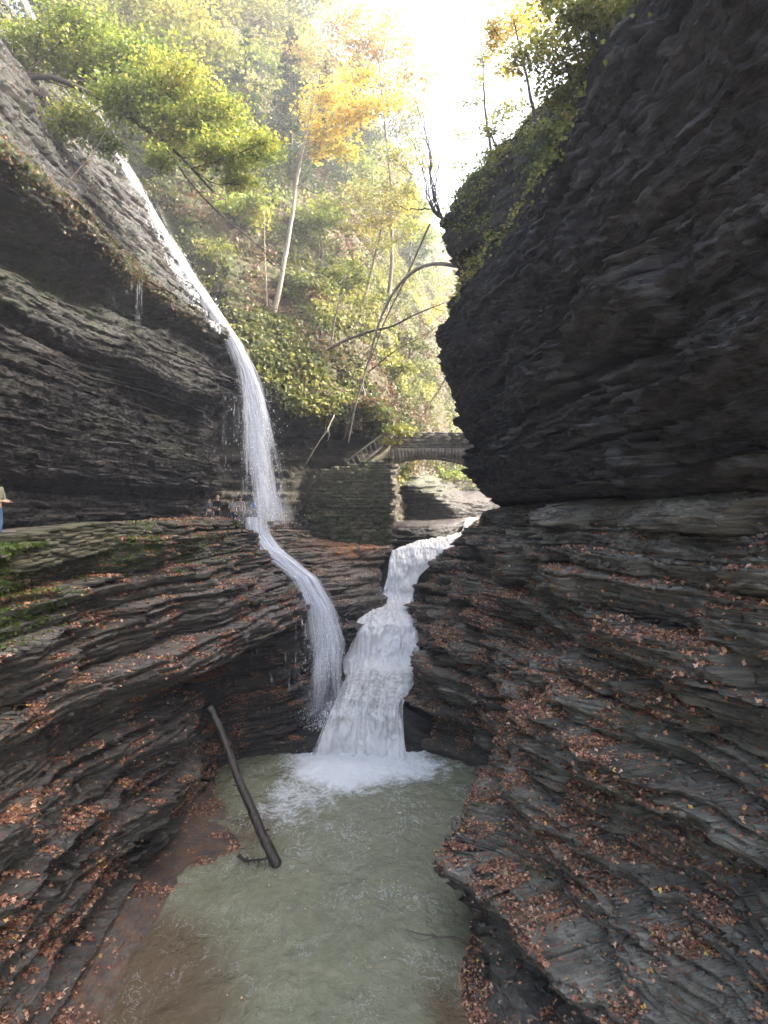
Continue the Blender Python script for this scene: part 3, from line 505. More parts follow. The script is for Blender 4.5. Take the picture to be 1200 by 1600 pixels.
# film of water running over the slope beside the tall falls
G, N, U, V_, at = SHEETS['gorge_wall']; ri = np.where((G[:, 0, 1] > 20) & (G[:, 0, 1] < 39.6))[0]; ci = np.where((V_[0] > 11.35) & (V_[0] < 14.8))[0]
Gs = G[ri[0]:ri[-1] + 1, ci[0]:ci[-1] + 1]; Gs = blur(blur(Gs, 3, 0), 3, 1) + N[ri[0]:ri[-1] + 1, ci[0]:ci[-1] + 1] * .05
dn = -.12 + .62 * sstep(26, 39.5, Gs[..., 1]) ** 1.5 + .35 * fbm(Gs[..., 1] * .5, Gs[..., 2] * .15, Gs[..., 0] * 0, 3)
tag(mesh_np('water_film', Gs, grid_faces(*Gs.shape[:2]), M_SHEET, attrs=dict(dens=dn), uv=np.stack([Gs[..., 1] / 14, Gs[..., 2] / 5], -1).reshape(-1, 2)), 'film of water trickling down the tilted slab beside the tall falls', 'waterfall', None, 'structure')

G, N, U, V_, at = SHEETS['gorge_bank']; ri = np.where((G[:, V_.shape[1] // 6, 1] > 34.2) & (G[:, V_.shape[1] // 6, 1] < 39.5))[0]; ci = np.where((V_[0] > 1.0) & (V_[0] < 3.6))[0]
Gs = G[ri[0]:ri[-1] + 1, ci[0]:ci[-1] + 1] + N[ri[0]:ri[-1] + 1, ci[0]:ci[-1] + 1] * .04; Vv = V_[ri[0]:ri[-1] + 1, ci[0]:ci[-1] + 1]
dn = .34 * sstep(34.2, 37.5, Gs[..., 1]) * (1 - .8 * sstep(1.6, 3.4, Vv)) + .25 * fbm(Gs[..., 1] * .7, Gs[..., 2] * .3, Gs[..., 0] * .3, 3)
tag(mesh_np('water_film', Gs, grid_faces(*Gs.shape[:2]), M_SHEET, attrs=dict(dens=dn), uv=np.stack([Gs[..., 1] / 9, Gs[..., 2] / 3], -1).reshape(-1, 2)), 'shallow water spilling over the thin steps under the tall falls', 'waterfall', None, 'structure')

# ------------------------------------------------------------------ leaves
def unit(a): return a / np.maximum(np.linalg.norm(a, axis=-1, keepdims=True), 1e-9)
def leaf_geo(C, N, size, shape='kite'):
    n = len(C); N = unit(N); a = unit(np.cross(N, rng.normal(size=(n, 3)))); b = np.cross(N, a); s = np.asarray(size)[:, None]
    if shape == 'kite':
        k = .45; f = .18 * rng.normal(size=(n, 1))
        P = [C - a * s * .5, C + b * s * k - a * s * .05 + N * s * (.12 + f), C + a * s * .5 - N * s * .1, C - b * s * k - a * s * .05 + N * s * (.12 - f)]
        V = np.stack(P, 1); F = np.array([[0, 1, 2], [0, 2, 3]])
    elif shape == 'blade':
        P = [C - b * s * .09, C + b * s * .09, C + a * s]; V = np.stack(P, 1); F = np.array([[0, 1, 2]])
    else:   # lobed
        m_ = 9; th = np.linspace(0, 2 * np.pi, m_, endpoint=False); rr = np.array([.16, .5, .3, .52, .34, .62, .34, .52, .3]) 
        P = [C - N * s * .06]
        for q in range(m_):
            r_ = rr[q] * (1 + .15 * rng.normal(size=(n, 1))) * s; P.append(C + (a * math.cos(th[q] + .7) + b * math.sin(th[q] + .7)) * r_ + N * s * .14 * rng.normal(size=(n, 1)))
        V = np.stack(P, 1); F = np.array([[0, 1 + q, 1 + (q + 1) % m_] for q in range(m_)])
    kv = V.shape[1]; Fc = (np.arange(n)[:, None, None] * kv + F[None]).reshape(-1, 3)
    return V.reshape(-1, 3), Fc, kv
def leaves(name, C, N, size, tint, mat, shape='kite', parent=None, loc=None):
    V, Fc, kv = leaf_geo(np.asarray(C), np.asarray(N), size, shape)
    return mesh_np(name, V, Fc, mat, parent=parent, smooth=False, attrs=dict(tint=np.repeat(tint, kv)), loc=loc)
def scatter(key, weight, count, maxd=None):
    G, N, U, V, at = SHEETS[key]
    P = .25 * (G[:-1, :-1] + G[1:, :-1] + G[1:, 1:] + G[:-1, 1:]); e1 = G[1:, 1:] - G[:-1, :-1]; e2 = G[1:, :-1] - G[:-1, 1:]
    nn = np.cross(e1, e2); ar = np.linalg.norm(nn, axis=-1) / 2; nn = unit(nn); nn = nn * np.sign((nn * N[:-1, :-1]).sum(-1))[..., None]
    wt = weight(P, nn, U[:-1, :-1], V[:-1, :-1]) * ar
    y = P[..., 1]; vis = (y > 2) & (np.abs(P[..., 0]) < .72 * y + 1.5) & (np.abs(P[..., 2]) < .95 * y + 1.5)
    wt = (wt * vis).ravel(); wt = np.maximum(wt, 0); idx = rng.choice(len(wt), size=count, p=wt / wt.sum())
    i, j = np.unravel_index(idx, P.shape[:2]); r1, r2 = rng.random((2, count, 1)) - .5
    return P[i, j] + e1[i, j] * r1 * .5 + e2[i, j] * r2 * .5, nn[i, j]
def clump(P, f=.9, lo=.0, hi=.35): return sstep(lo, hi, fbm(P[..., 0] * f, P[..., 1] * f, P[..., 2] * f * 1.4, 3))
KEYS = list(SHEETS)
def near(P, f): return 1.0
Ck, Nk = scatter('gorge_bank', lambda P, N, U, V: sstep(.25, .75, N[..., 2]) * (.035 + clump(P, 1.1, .05, .25)) * sstep(.7, 1.2, V) * np.where(P[..., 1] < 12, .3, 1) * (1 - .8 * sstep(34, 40, P[..., 1])) * (1 - .5 * (P[..., 2] < -12)), 62000)
def litter(name, C, N, label, sz=(.045, .14)):
    n = len(C); Nn = unit(N + rng.normal(size=(n, 3)) * .35); t = rng.beta(1.7, 1.9, n)
    tag(leaves(name, C + N * .02 + np.array([0, 0, .015]), Nn, sz[0] * (sz[1] / sz[0]) ** (rng.random(n) ** .8), t, M_LITTER, 'lobed'), label, 'fallen leaves', None, 'stuff')
litter('fallen_leaves', Ck, Nk, 'brown and orange fallen leaves lying on the left rock bank')
Ck, Nk = scatter('gorge_bank_right', lambda P, N, U, V: sstep(.2, .7, N[..., 2]) * (.07 + clump(P, .95, -.08, .2)) * sstep(.9, 3.0, V) * (1 - .4 * sstep(30, 36, P[..., 1])), 110000)
litter('fallen_leaves', Ck, Nk, 'brown and orange fallen leaves lying on the right rock ledges')
Ck, Nk = scatter('gorge_wall_right', lambda P, N, U, V: sstep(.1, .6, N[..., 2]) * sstep(8, 9, V), 7000)
litter('fallen_leaves', Ck, Nk, 'dry fallen leaves caught on the rim above the overhanging cliff', (.14, .24))
# leaves afloat on the pool
n = 90; fx, fy = rng.uniform(-5, 2, n), rng.uniform(14, 26, n)
tag(leaves('floating_leaves', np.stack([fx, fy, np.full(n, ZW + .09)], 1), np.tile([0, 0, 1.0], (n, 1)) + rng.normal(size=(n, 3)) * .1, rng.uniform(.03, .08, n), rng.uniform(.75, 1, n), M_LITTER, 'kite'), 'pale leaves and bubbles afloat on the green pool', 'fallen leaves', None, 'stuff')
# broken shale flakes lying on the ledges
def flakes(key, wf, count, mat, label, smin=.08, smax=.35):
    C, N = scatter(key, wf, count); n = len(C); s = smin * (smax / smin) ** rng.random(n) ; m_ = 6; th = rng.random((n, 1)) * 6.28 + np.sort(rng.random((n, m_)), 1) * 6.28
    N = unit(N + np.array([0, 0, .6]) + rng.normal(size=(n, 3)) * .25); a = unit(np.cross(N, rng.normal(size=(n, 3)))); b = np.cross(N, a)
    r = s[:, None] * rng.uniform(.35, .6, (n, m_)); ring = C[:, None] + a[:, None] * (np.cos(th) * r)[..., None] + b[:, None] * (np.sin(th) * r * .7)[..., None]
    top = ring + (N * (s * .16)[:, None])[:, None]; V = np.concatenate([ring - N[:, None] * .02, top, (C + N * (s * .17)[:, None])[:, None]], 1); kv = 2 * m_ + 1
    Fq = []; Ft = [[m_ + q, m_ + (q + 1) % m_, 2 * m_] for q in range(m_)]
    for q in range(m_): q2 = (q + 1) % m_; Ft += [[q, q2, m_ + q2], [q, m_ + q2, m_ + q]]
    Fc = (np.arange(n)[:, None, None] * kv + np.array(Ft)[None]).reshape(-1, 3)
    z = np.zeros(n * kv); tag(mesh_np('rubble', V.reshape(-1, 3), Fc, mat, smooth=False, attrs=dict(moss=z, wet=z, litter=z, seep=z)), label, 'rubble', None, 'stuff')
flakes('gorge_bank_right', lambda P, N, U, V: sstep(.2, .6, N[..., 2]) * (sstep(.7, 1.1, V) * (1 + 3 * (1 - sstep(2.0, 3.0, V)))), 9000, M_SH_R, 'broken shale flakes lying under the right overhang')
flakes('gorge_bank', lambda P, N, U, V: sstep(.3, .7, N[..., 2]) * sstep(1, 1.4, V) * (1 - sstep(8, 9, V)), 5000, M_SH_L, 'broken shale flakes lying on the left bank')

# green cover of small plants
def cover(name, key, wf, count, size, mat, label, lift=.25, shape='kite', tintf=None, cat='ground cover', up=.6):
    C, N = scatter(key, wf, count); n = len(C)
    C = C + N * (rng.random((n, 1)) ** 1.5) * lift + np.array([0, 0, 1.0]) * rng.random((n, 1)) * lift * .4
    pt = fbm(C[:, 0] * .22, C[:, 1] * .22, C[:, 2] * .3 + 3, 3); t = np.clip(.55 + .9 * pt + .16 * rng.normal(size=n), 0, 1) if tintf is None else tintf(C, n)
    Nn = unit(N * .6 + np.array([0, -.1, up]) + rng.normal(size=(n, 3)) * .6)
    return tag(leaves(name, C, Nn, size * rng.uniform(.6, 1.4, n), t, mat, shape), label, cat, None, 'stuff')
cover('undergrowth', 'hill', lambda P, N, U, V: np.maximum(sstep(2.35, 2.9, V), 1.6 * (P[..., 1] > 57) * sstep(.6, 1.1, V)) * (.10 + clump(P, .35, -.2, .25)) * (.3 + clump(P, 1.2, -.3, .1)) * (60 / np.maximum(P[..., 1], 30)) ** 2, 330000, .26, M_COVER, 'yellow green ferns and brush covering the steep hillside', .5)
cover('undergrowth', 'gorge_wall_right', lambda P, N, U, V: sstep(7.6, 8.6, V) * (.04 + clump(P, .6, -.1, .25)), 36000, .16, M_YG, 'ferns and vines trailing over the rim of the right cliff', .5)
cover('moss', 'gorge_wall', lambda P, N, U, V: (np.exp(-((V - 11.2) / .5) ** 2) * 2 + sstep(12, 12.6, V) * .22 * clump(P, .8, .05, .3)) * sstep(12, 16, P[..., 1]) * (1 - .8 * sstep(30, 36, P[..., 1])), 8000, .11, M_COVER, 'moss and ferns fringing the lip of the wet slope', .15, tintf=lambda C, n: rng.uniform(0, .55, n), cat='moss')
cover('moss', 'gorge_bank', lambda P, N, U, V: sstep(.95, 1.2, V) * ((1 - sstep(1.8, 2.6, V)) * clump(P, .9, -.1, .25) + 2.2 * (1 - sstep(14, 18.5, P[..., 1])) * (1 - sstep(2.5, 3.2, V))) * (1 - sstep(37, 39, P[..., 1])), 16000, .09, M_MAPLE, 'moss and small plants on the ledges just below the path', .06, tintf=lambda C, n: rng.uniform(0, .35, n), cat='moss')

# ------------------------------------------------------------------ tubes, trees
def tube(P, Rr, k=7, off=0, wob=0.0):
    P = np.asarray(P, float); Rr = np.asarray(Rr, float); T = unit(np.gradient(P, axis=0)); ref = np.array([.13, .9, .41]); A = unit(np.cross(T, ref)); B = np.cross(T, A)
    th = np.linspace(0, 2 * np.pi, k, endpoint=False)
    V = P[:, None] + (A[:, None] * np.cos(th)[None, :, None] + B[:, None] * np.sin(th)[None, :, None]) * (Rr[:, None] * (1 + wob * rng.normal(size=(len(P), k))))[..., None]
    n = len(P); i = np.arange(n * k).reshape(n, k); a, b = i[:-1], np.roll(i[:-1], -1, 1); c, d = np.roll(i[1:], -1, 1), i[1:]
    return V.reshape(-1, 3), np.stack([a.ravel(), b.ravel(), c.ravel(), d.ravel()], 1) + off
class Tubes:
    def __init__(s): s.V, s.F, s.o = [], [], 0
    def add(s, P, Rr, k=6, wob=0.0):
        v, f = tube(P, Rr, k, s.o, wob); s.V.append(v); s.F.append(f); s.o += len(v)
    def build(s, name, mat, parent=None, loc=None): return mesh_np(name, np.concatenate(s.V), np.concatenate(s.F), mat, parent=parent, loc=loc)
def curve(pts, n=14, jit=0.0, sm=2):
    pts = np.asarray(pts, float); d = np.concatenate([[0], np.cumsum(np.linalg.norm(np.diff(pts, axis=0), axis=1))])
    t = np.linspace(0, d[-1], n); P = np.stack([np.interp(t, d, pts[:, i]) for i in range(3)], 1)
    for _ in range(sm): P[1:-1] = .25 * P[:-2] + .5 * P[1:-1] + .25 * P[2:]
    if jit: P[1:] += np.cumsum(rng.normal(size=(n - 1, 3)), 0) * jit / math.sqrt(n) ; 
    return P
def tree(name, label, cat, trunk, blobs, mat, lsize, bark=M_BARK, r0=.16, group=None, flat=.45, shape='kite', t0=(.5, .25), twigs=5, lpt=1.0, tiltdown=0.0):
    """trunk: (px,py,D) list; blobs: (px,py,D,radius px, leaves)"""
    tp = np.array([W(*q) for q in trunk]); base = tp[0].copy(); e = tag(empty(name, base), label, cat, group)
    T = Tubes(); P = curve(tp, 24, .12); n = len(P); T.add(P, r0 * np.linspace(1, .25, n) + .01, 8, .06)
    C, N, tn = [], [], []
    for q, (px, py, D, rp, nl) in enumerate(blobs):
        c = np.array(W(px, py, D)); r = rp * D / F; j = int(np.argmin(np.linalg.norm(P - c, axis=1) + .7 * np.maximum(P[:, 2] - c[2] + r * .6, 0))); j = max(4, j - 2) if n > 6 else j
        L = curve([P[j], .5 * (P[j] + c) + np.array([0, 0, -.05 * np.linalg.norm(P[j] - c)]) + rng.normal(size=3) * .2 * r, c], 10, .08 * r)
        rr = max(.012, .32 * r0 * (.4 + r / 4)); T.add(L, np.linspace(rr, .012, 10), 5)
        ns = max(3, int(nl / 90)); sub = []
        for k in range(ns):
            d = rng.normal(size=3); d[2] *= flat; d = d / np.linalg.norm(d) * r * rng.uniform(.35, 1.25) * np.array([1, 1, .75])
            ep = c + d; st = L[rng.integers(5, 10)]; tw = curve([st, .5 * (st + ep) + rng.normal(size=3) * .08 * r, ep], 5, .03 * r); sub.append(tw)
            if k < twigs * 3: T.add(tw, np.linspace(rr * .4 + .004, .005, 5), 4)
        ss = np.array(sub); k = rng.integers(0, ns, nl); u = rng.uniform(.35, 1.08, nl) ** .8 * 3.99; i0 = np.clip(u.astype(int), 0, 3); f = (u - i0)[:, None]
        cc = ss[k, i0] * (1 - f) + ss[k, i0 + 1] * f; sg = r * .27 + lsize * .8
        cc = cc + rng.normal(size=(nl, 3)) * sg * np.array([1, 1, flat]); C.append(cc)
        tn.append(np.clip(t0[0] + t0[1] * rng.normal() * .5 + t0[1] * .55 * rng.normal(size=nl) + .12 * rng.normal(size=ns)[k], 0, 1))
    T.build('trunk', bark, e, base)
    if C:
        C = np.concatenate(C); N = unit(np.array([0, -.25, 1.0]) + rng.normal(size=C.shape) * .55)
        leaves('crown', C, N, lsize * rng.uniform(.6, 1.35, len(C)), np.concatenate(tn), mat, shape, parent=e, loc=base)
    return e
def bl(lst, D, n, jd=1.5): return [(x, y, D + rng.uniform(-jd, jd), r, int(n * (r / 40) ** 2)) for x, y, r in lst]
# upper left broadleaf boughs
tree('maple_tree', 'green leaved maple leaning out over the wet slope at upper left', 'tree', [(-60, 260, 27), (-20, 150, 27.5), (60, 120, 28), (150, 155, 28), (255, 225, 28), (330, 300, 28.5)],
     bl([(60, 70, 50), (130, 40, 48), (150, 110, 55), (215, 90, 55), (120, 190, 40), (215, 160, 55), (275, 130, 52), (285, 200, 50), (345, 185, 46), (345, 240, 42), (400, 235, 34), (385, 280, 26), (170, 230, 26), (240, 250, 22), (425, 215, 20)], 28, 1900), M_MAPLE, .14, M_BARKD, .16, t0=(.58, .3))
tree('maple_tree', 'yellowing maple above the tall falls with a crown fading into the haze', 'tree', [(120, 60, 52), (170, -60, 52), (200, -160, 52)],
     bl([(60, 0, 60), (140, -10, 60), (220, 10, 60), (290, 30, 60), (340, 70, 45), (250, 70, 45), (110, 40, 40), (40, 30, 40)], 52, 700), M_YG, .30, M_BARK, .25)
# pale leaning trunk with the yellow crown
tree('birch_tree', 'leaning pale trunk on the hillside with a golden yellow crown', 'tree', [(424, 516, 49), (438, 440, 48.5), (452, 360, 48), (466, 280, 47.5), (478, 215, 47), (500, 120, 46.5)],
     bl([(500, 205, 30), (540, 190, 34), (520, 150, 34), (570, 175, 30), (485, 175, 22), (545, 235, 24), (495, 235, 16), (600, 150, 28), (560, 120, 30)], 46, 900), M_YEL, .24, M_BARKL, .20)
tree('maple_tree', 'tall orange tinged tree standing against the bright sky', 'tree', [(600, 520, 66), (612, 420, 65), (610, 300, 64), (600, 200, 63), (590, 100, 62)],
     bl([(560, 60, 38), (600, 90, 36), (640, 110, 30), (520, 40, 40), (600, 30, 34), (650, 60, 26), (480, 90, 30), (540, 110, 34), (625, 160, 26), (670, 130, 18), (560, 10, 36)], 62, 800), M_ORG, .28, M_BARK, .22, t0=(.4, .4))
tree('maple_tree', 'yellow green tree in the middle of the slope under the orange crown', 'tree', [(560, 500, 58), (580, 430, 58), (600, 340, 58), (610, 260, 58)],
     bl([(575, 345, 34), (620, 330, 32), (600, 290, 32), (640, 300, 24), (560, 310, 24), (650, 250, 28), (620, 240, 28), (655, 350, 20), (540, 350, 18), (595, 380, 26)], 57, 900), M_YG, .26, M_BARK, .16, t0=(.65, .3))
tree('sapling', 'small bright green sapling rooted on the slope above the fallen limb', 'tree', [(516, 540, 51), (522, 500, 51), (532, 450, 51), (540, 410, 51)],
     bl([(530, 425, 22), (555, 415, 22), (575, 440, 22), (545, 450, 20), (512, 450, 16), (590, 465, 16), (560, 470, 14)], 50.5, 1000), M_YG, .22, M_BARK, .08, t0=(.35, .25))
tree('sapling', 'bushy yellow sapling on the slope beside the tall falls', 'tree', [(338, 410, 46.5), (342, 395, 46.3), (345, 385, 46)], bl([(338, 385, 16), (355, 392, 12), (322, 380, 10)], 46, 1200), M_YG, .2, M_BARK, .04, t0=(.6, .2))
# hemlocks and the far wood: every tree its own crown
def conifer(px, py, D, hgt, label, rad=2.6):
    base = np.array(W(px, py, D)); e = tag(empty('hemlock_tree', base), label, 'tree', 'dark hemlocks on the upper slope')
    T = Tubes(); tr = curve([base, base + [rng.normal() * .3, 0, hgt * .5], base + [0, 0, hgt]], 16, .05); T.add(tr, np.linspace(.24, .03, 16), 7); C = []
    nb = int(hgt * 4)
    for k in range(nb):
        f = k / nb; z = hgt * (.12 + .86 * f); r = rad * (1 - f) ** .8 * rng.uniform(.6, 1.1) + .2; a = rng.random() * 6.28; s = base + [0, 0, z]
        en = s + np.array([math.cos(a) * r, math.sin(a) * r, -.22 * r]); L = curve([s, .5 * (s + en) + [0, 0, .12 * r], en], 6); T.add(L, np.linspace(.035, .006, 6), 4)
        m_ = int(34 + 55 * r); u = rng.uniform(.2, 1.05, m_)[:, None]; p_ = s * (1 - u) + en * u; side = np.array([-math.sin(a), math.cos(a), 0]); C.append(p_ + side * rng.normal(size=(m_, 1)) * .28 * r * (1.15 - u * .7) + rng.normal(size=(m_, 3)) * .07 - np.array([0, 0, .1]) * rng.random((m_, 1)))
    C = np.concatenate(C); T.build('trunk', M_BARKD, e, base)
    leaves('crown', C, unit(np.array([0, -.2, 1]) + rng.normal(size=C.shape) * .4), rng.uniform(.12, .32, len(C)), np.clip(.45 + .25 * rng.normal(size=len(C)), 0, 1), M_DKG, 'kite', parent=e, loc=base)
for (px, py, D, h, lb, rd) in [(385, 330, 58, 17, 'dark hemlock directly left of the leaning pale trunk', 3.4), (455, 330, 64, 19, 'tall dark hemlock right behind the leaning pale trunk', 3.6), (330, 260, 62, 18, 'dark hemlock half hidden by the green maple boughs', 3.4),
                       (510, 330, 70, 17, 'dark hemlock behind the golden crown', 3.4), (250, 120, 66, 14, 'dark hemlock high above the tall falls', 3.2), (640, 440, 92, 16, 'far green hemlock next to the gap of sky', 3.6), (560, 300, 82, 20, 'far hemlock under the orange crown', 4)]:
    conifer(px, py, D, h, lb, rd)
far = [((660, 560, 88), [(660, 500, 24), (640, 470, 20), (680, 480, 18)], M_YEL, 'small yellow tree low in the gap beside the right cliff'), ((690, 520, 105), [(690, 450, 20), (672, 430, 16), (705, 440, 14)], M_YG, 'pale green tree at the foot of the sky gap'),
       ((620, 520, 78), [(615, 450, 24), (635, 430, 20), (600, 430, 18)], M_YG, 'yellow green tree between the two bent branches'), ((655, 640, 74), [(655, 600, 22), (670, 570, 18), (640, 580, 16)], M_YG, 'loose bush like tree just above the bridge'),
       ((690, 640, 90), [(690, 600, 18), (700, 570, 16), (685, 630, 14)], M_COVER, 'brownish thin tree above the right end of the bridge'), ((470, 120, 78), [(440, 40, 40), (480, 10, 36), (400, 60, 36), (400, 10, 36)], M_YG, 'hazy tree top at the upper edge left of the orange crown'),
       ((350, 60, 72), [(330, 0, 44), (380, -10, 40), (300, 40, 34)], M_YG, 'hazy tree top above the dark hemlocks'), ((600, 420, 90), [(620, 200, 26), (650, 180, 24), (660, 220, 20), (640, 160, 20), (600, 200, 24)], M_YG, 'tall pale green tree edging the sky')]
far += [((690, 790, 70), [(688, 742, 14), (700, 735, 14), (712, 742, 12)], M_MAPLE, 'small green bush framed by the bridge arch'), ((735, 790, 76), [(730, 745, 13), (738, 760, 12)], M_COVER, 'brown thicket behind the right end of the arch'),
        ((300, 330, 54), [(300, 250, 36), (330, 220, 34), (280, 210, 30)], M_YG, 'bushy tree just right of the top of the tall falls'), ((380, 400, 52), [(370, 340, 30), (395, 320, 28), (350, 320, 24)], M_MAPLE, 'green bush midway between the tall falls and the pale trunk'),
        ((500, 420, 58), [(500, 350, 28), (520, 320, 26), (480, 330, 22)], M_MAPLE, 'dull green tree right of the pale trunk'), ((430, 180, 74), [(430, 110, 40), (470, 80, 34), (400, 90, 34), (440, 160, 30)], M_MAPLE, 'olive tree high behind the leaning pale trunk'),
        ((300, 120, 66), [(300, 70, 40), (340, 110, 36), (260, 90, 36), (250, 40, 36)], M_MAPLE, 'olive tree above the green boughs'), ((540, 290, 74), [(540, 250, 30), (570, 260, 28), (520, 280, 24)], M_MAPLE, 'dull green crown beneath the golden crown'),
        ((580, 180, 88), [(560, 120, 34), (600, 140, 30), (540, 160, 28), (610, 180, 24)], M_YG, 'pale crown behind the golden crown'), ((470, 480, 52), [(465, 440, 22), (480, 455, 20), (450, 460, 16)], M_COVER, 'brownish brush right beside the foot of the pale trunk'),
        ((640, 400, 84), [(650, 330, 26), (630, 350, 24), (660, 370, 22), (672, 320, 16)], M_MAPLE, 'green tree below the bare shrub at the edge of the sky gap'), ((610, 600, 58), [(605, 560, 22), (625, 575, 20), (590, 575, 16)], M_YG, 'yellow green bush in front of the thick fallen limb'),
        ((640, 560, 66), [(640, 530, 22), (655, 545, 18), (620, 520, 18)], M_COVER, 'brown and yellow thicket right of the arching trunk'), ((560, 640, 51), [(570, 625, 18), (590, 640, 16), (605, 655, 14)], M_COVER, 'rusty fern clump on the edge above the stairs'),
        ((612, 690, 52), [(615, 668, 13), (628, 674, 12), (605, 690, 8)], M_YG, 'bright yellow green bush at the head of the stairs'), ((440, 60, 80), [(430, -20, 44), (480, -30, 44), (520, -10, 40), (380, -20, 40)], M_YG, 'hazy crown cut by the top edge at the centre')]
for tr, bb, mt, lb in far: tree('broadleaf_tree', lb, 'tree', [tr, (tr[0] + 4, tr[1] - 40, tr[2]), (bb[0][0], bb[0][1], tr[2] - 1)], bl(bb, tr[2] - 1, 1100), mt, .34, M_BARK, .16, 'autumn trees on the far slope')
# trees and shrubs on the right rim
rimt = [((960, 110, 23), [(900, 20, 40), (860, -10, 36), (950, 60, 36), (930, -20, 40)], M_YG, 'yellow leaved tree at the top edge between the sky and the dark cliff'), ((800, 270, 34), [(760, 200, 22), (790, 170, 24), (820, 200, 20), (775, 235, 18)], M_YG, 'low yellow green tree on the shoulder above the rock nose'),
  ((905, 190, 26), [(880, 100, 40), (850, 60, 36), (910, 60, 40), (930, 120, 34), (870, 150, 30), (820, 90, 26)], M_YG, 'sparse green tree leaning from the right rim into the sky'),
        ((990, 60, 24), [(990, 0, 44), (1030, 30, 34), (950, 10, 40), (1000, 60, 26)], M_YG, 'yellow green tree at the top edge over the dark cliff'),
        ((845, 240, 31), [(800, 30, 34), (770, 70, 24), (840, 20, 34), (790, 110, 20), (760, 30, 22)], M_YEL, 'thin golden tree reaching over the sky gap'),
        ((770, 280, 37), [(750, 90, 20), (735, 160, 16), (722, 210, 14), (745, 120, 14), (715, 260, 12)], M_YG, 'wispy sapling silhouetted in the sky above the rock nose')]
for tr, bb, mt, lb in rimt: tree('broadleaf_tree', lb, 'tree', [tr, (.5 * (tr[0] + bb[0][0]), .5 * (tr[1] + bb[0][1]), tr[2]), (bb[0][0], bb[0][1], tr[2])], bl(bb, tr[2], 900), mt, .15, M_BARKD, .10, 'trees along the right rim', t0=(.6, .25))
shr = [(905, 225, 24.5, 24, 'leafy shrub spilling over the rim highest up the right cliff'), (875, 262, 26.5, 22, 'yellow green shrub second from the top along the right rim'), (848, 300, 28.5, 20, 'small shrub midway down the right rim'), (835, 350, 29, 20, 'bright grassy tuft two thirds down the right rim'),
       (815, 385, 30.5, 18, 'bright tuft near the bottom of the right rim'), (785, 375, 33, 16, 'isolated bright green maple seedling on the dark rock'), (850, 200, 29, 22, 'brownish green shrub against the sky on the right rim'), (940, 150, 22.5, 24, 'broad leaved shrub close under the top edge at right')]
for x, y, D, r, lb in shr: tree('shrub', lb, 'shrub', [(x + 6, y + 14, D + .3), (x + 2, y + 4, D), (x, y - 4, D)], bl([(x, y, r), (x - r * .5, y + r * .5, r * .7), (x + r * .4, y - r * .5, r * .7)], D, 520, .4), M_MAPLE if 'maple' in lb or 'leafy' in lb else M_YG, .17, M_BARKD, .03, 'shrubs on the right rim', t0=(.5, .25))
# bare stems, bent branches, dead limbs
def branch(name, label, pts, r, mat=M_BARKD, twig=0, cat='branch', group=None, tl=1.0):
    pts = np.array([W(*q) for q in pts]); T = Tubes(); P = curve(pts, 26, .05, 3); T.add(P, np.linspace(r, r * .3, 26), 7, .08)
    for k in range(twig):
        i = rng.integers(4, 25); d = rng.normal(size=3) * tl * .5 + (P[i] - P[i - 2]) * .8 * tl; q = curve([P[i], P[i] + d * .5 + rng.normal(size=3) * .08, P[i] + d], 7, .06); T.add(q, np.linspace(r * .3, .006, 7), 4)
    return tag(T.build(name, mat, None, pts[0]), label, cat, group)
branch('bent_trunk', 'smooth grey trunk arching out of the right cliff and bending down across the gap', [(712, 416, 39.5), (700, 411, 39), (672, 410, 40), (640, 425, 41), (610, 462, 42), (590, 510, 43), (575, 570, 44), (558, 625, 45), (545, 690, 46)], .13, M_BARKL, 8, 'tree trunk')
branch('fallen_limb', 'thin straight limb hanging down from the rock nose past the arching trunk', [(672, 350, 40), (650, 400, 41), (628, 450, 42), (600, 505, 43), (578, 570, 44), (552, 620, 45), (538, 685, 46)], .07, M_BARK, 10, 'limb')
branch('fallen_limb', 'thick limb lying out from the slope toward the right cliff', [(512, 547, 49), (545, 530, 48), (580, 518, 47), (610, 512, 46), (650, 492, 45), (692, 475, 44)], .13, M_BARK, 12, 'limb')
branch('fallen_limb', 'slender dark limb slanting up to the lip of the right cliff', [(575, 582, 48), (605, 558, 46), (625, 543, 44), (650, 532, 42), (692, 505, 39.5)], .05, M_BARKD, 8, 'limb')
branch('dead_branch', 'pale forked dead branch hanging under the hillside edge', [(522, 648, 46.5), (512, 672, 46), (498, 690, 46), (488, 706, 46), (478, 725, 46)], .06, M_BARKL, 5, 'branch')
branch('fallen_limb', 'leafless limb leaning over the right end of the bridge', [(702, 582, 50), (685, 612, 50), (665, 640, 50), (650, 665, 50)], .07, M_BARK, 12, 'limb')
branch('thin_trunk', 'very thin bare trunk upright between the falls and the pale tree', [(418, 520, 48.5), (417, 450, 48.5), (414, 380, 48.5), (412, 310, 48.5)], .05, M_BARKL, 4, 'tree trunk')
e = tag(empty('bare_shrub', W(692, 345, 38)), 'leafless many stemmed shrub fanning up from the rock nose', 'shrub')
T = Tubes()
for q in [(648, 190), (636, 110), (660, 130), (664, 215), (672, 250), (640, 170), (625, 200), (682, 170), (600, 300), (615, 240), (690, 230)]:
    P = curve([W(694, 345, 38.3), W(680, 325, 38), W(.45 * 680 + .55 * q[0] + 8, .45 * 325 + .55 * q[1], 37.8), W(q[0], q[1], 37.5)], 20, .3, 4); T.add(P, np.linspace(.055, .01, 20), 5)
    for k in range(6):
        i = rng.integers(7, 19); d = np.array([rng.normal() * .6, rng.normal() * .3, rng.uniform(.2, 1)]) * .9; T.add(curve([P[i], P[i] + d * .5, P[i] + d], 5, .05), np.linspace(.012, .005, 5), 4)
T.build('stem', M_BARKD, e, W(692, 345, 38))
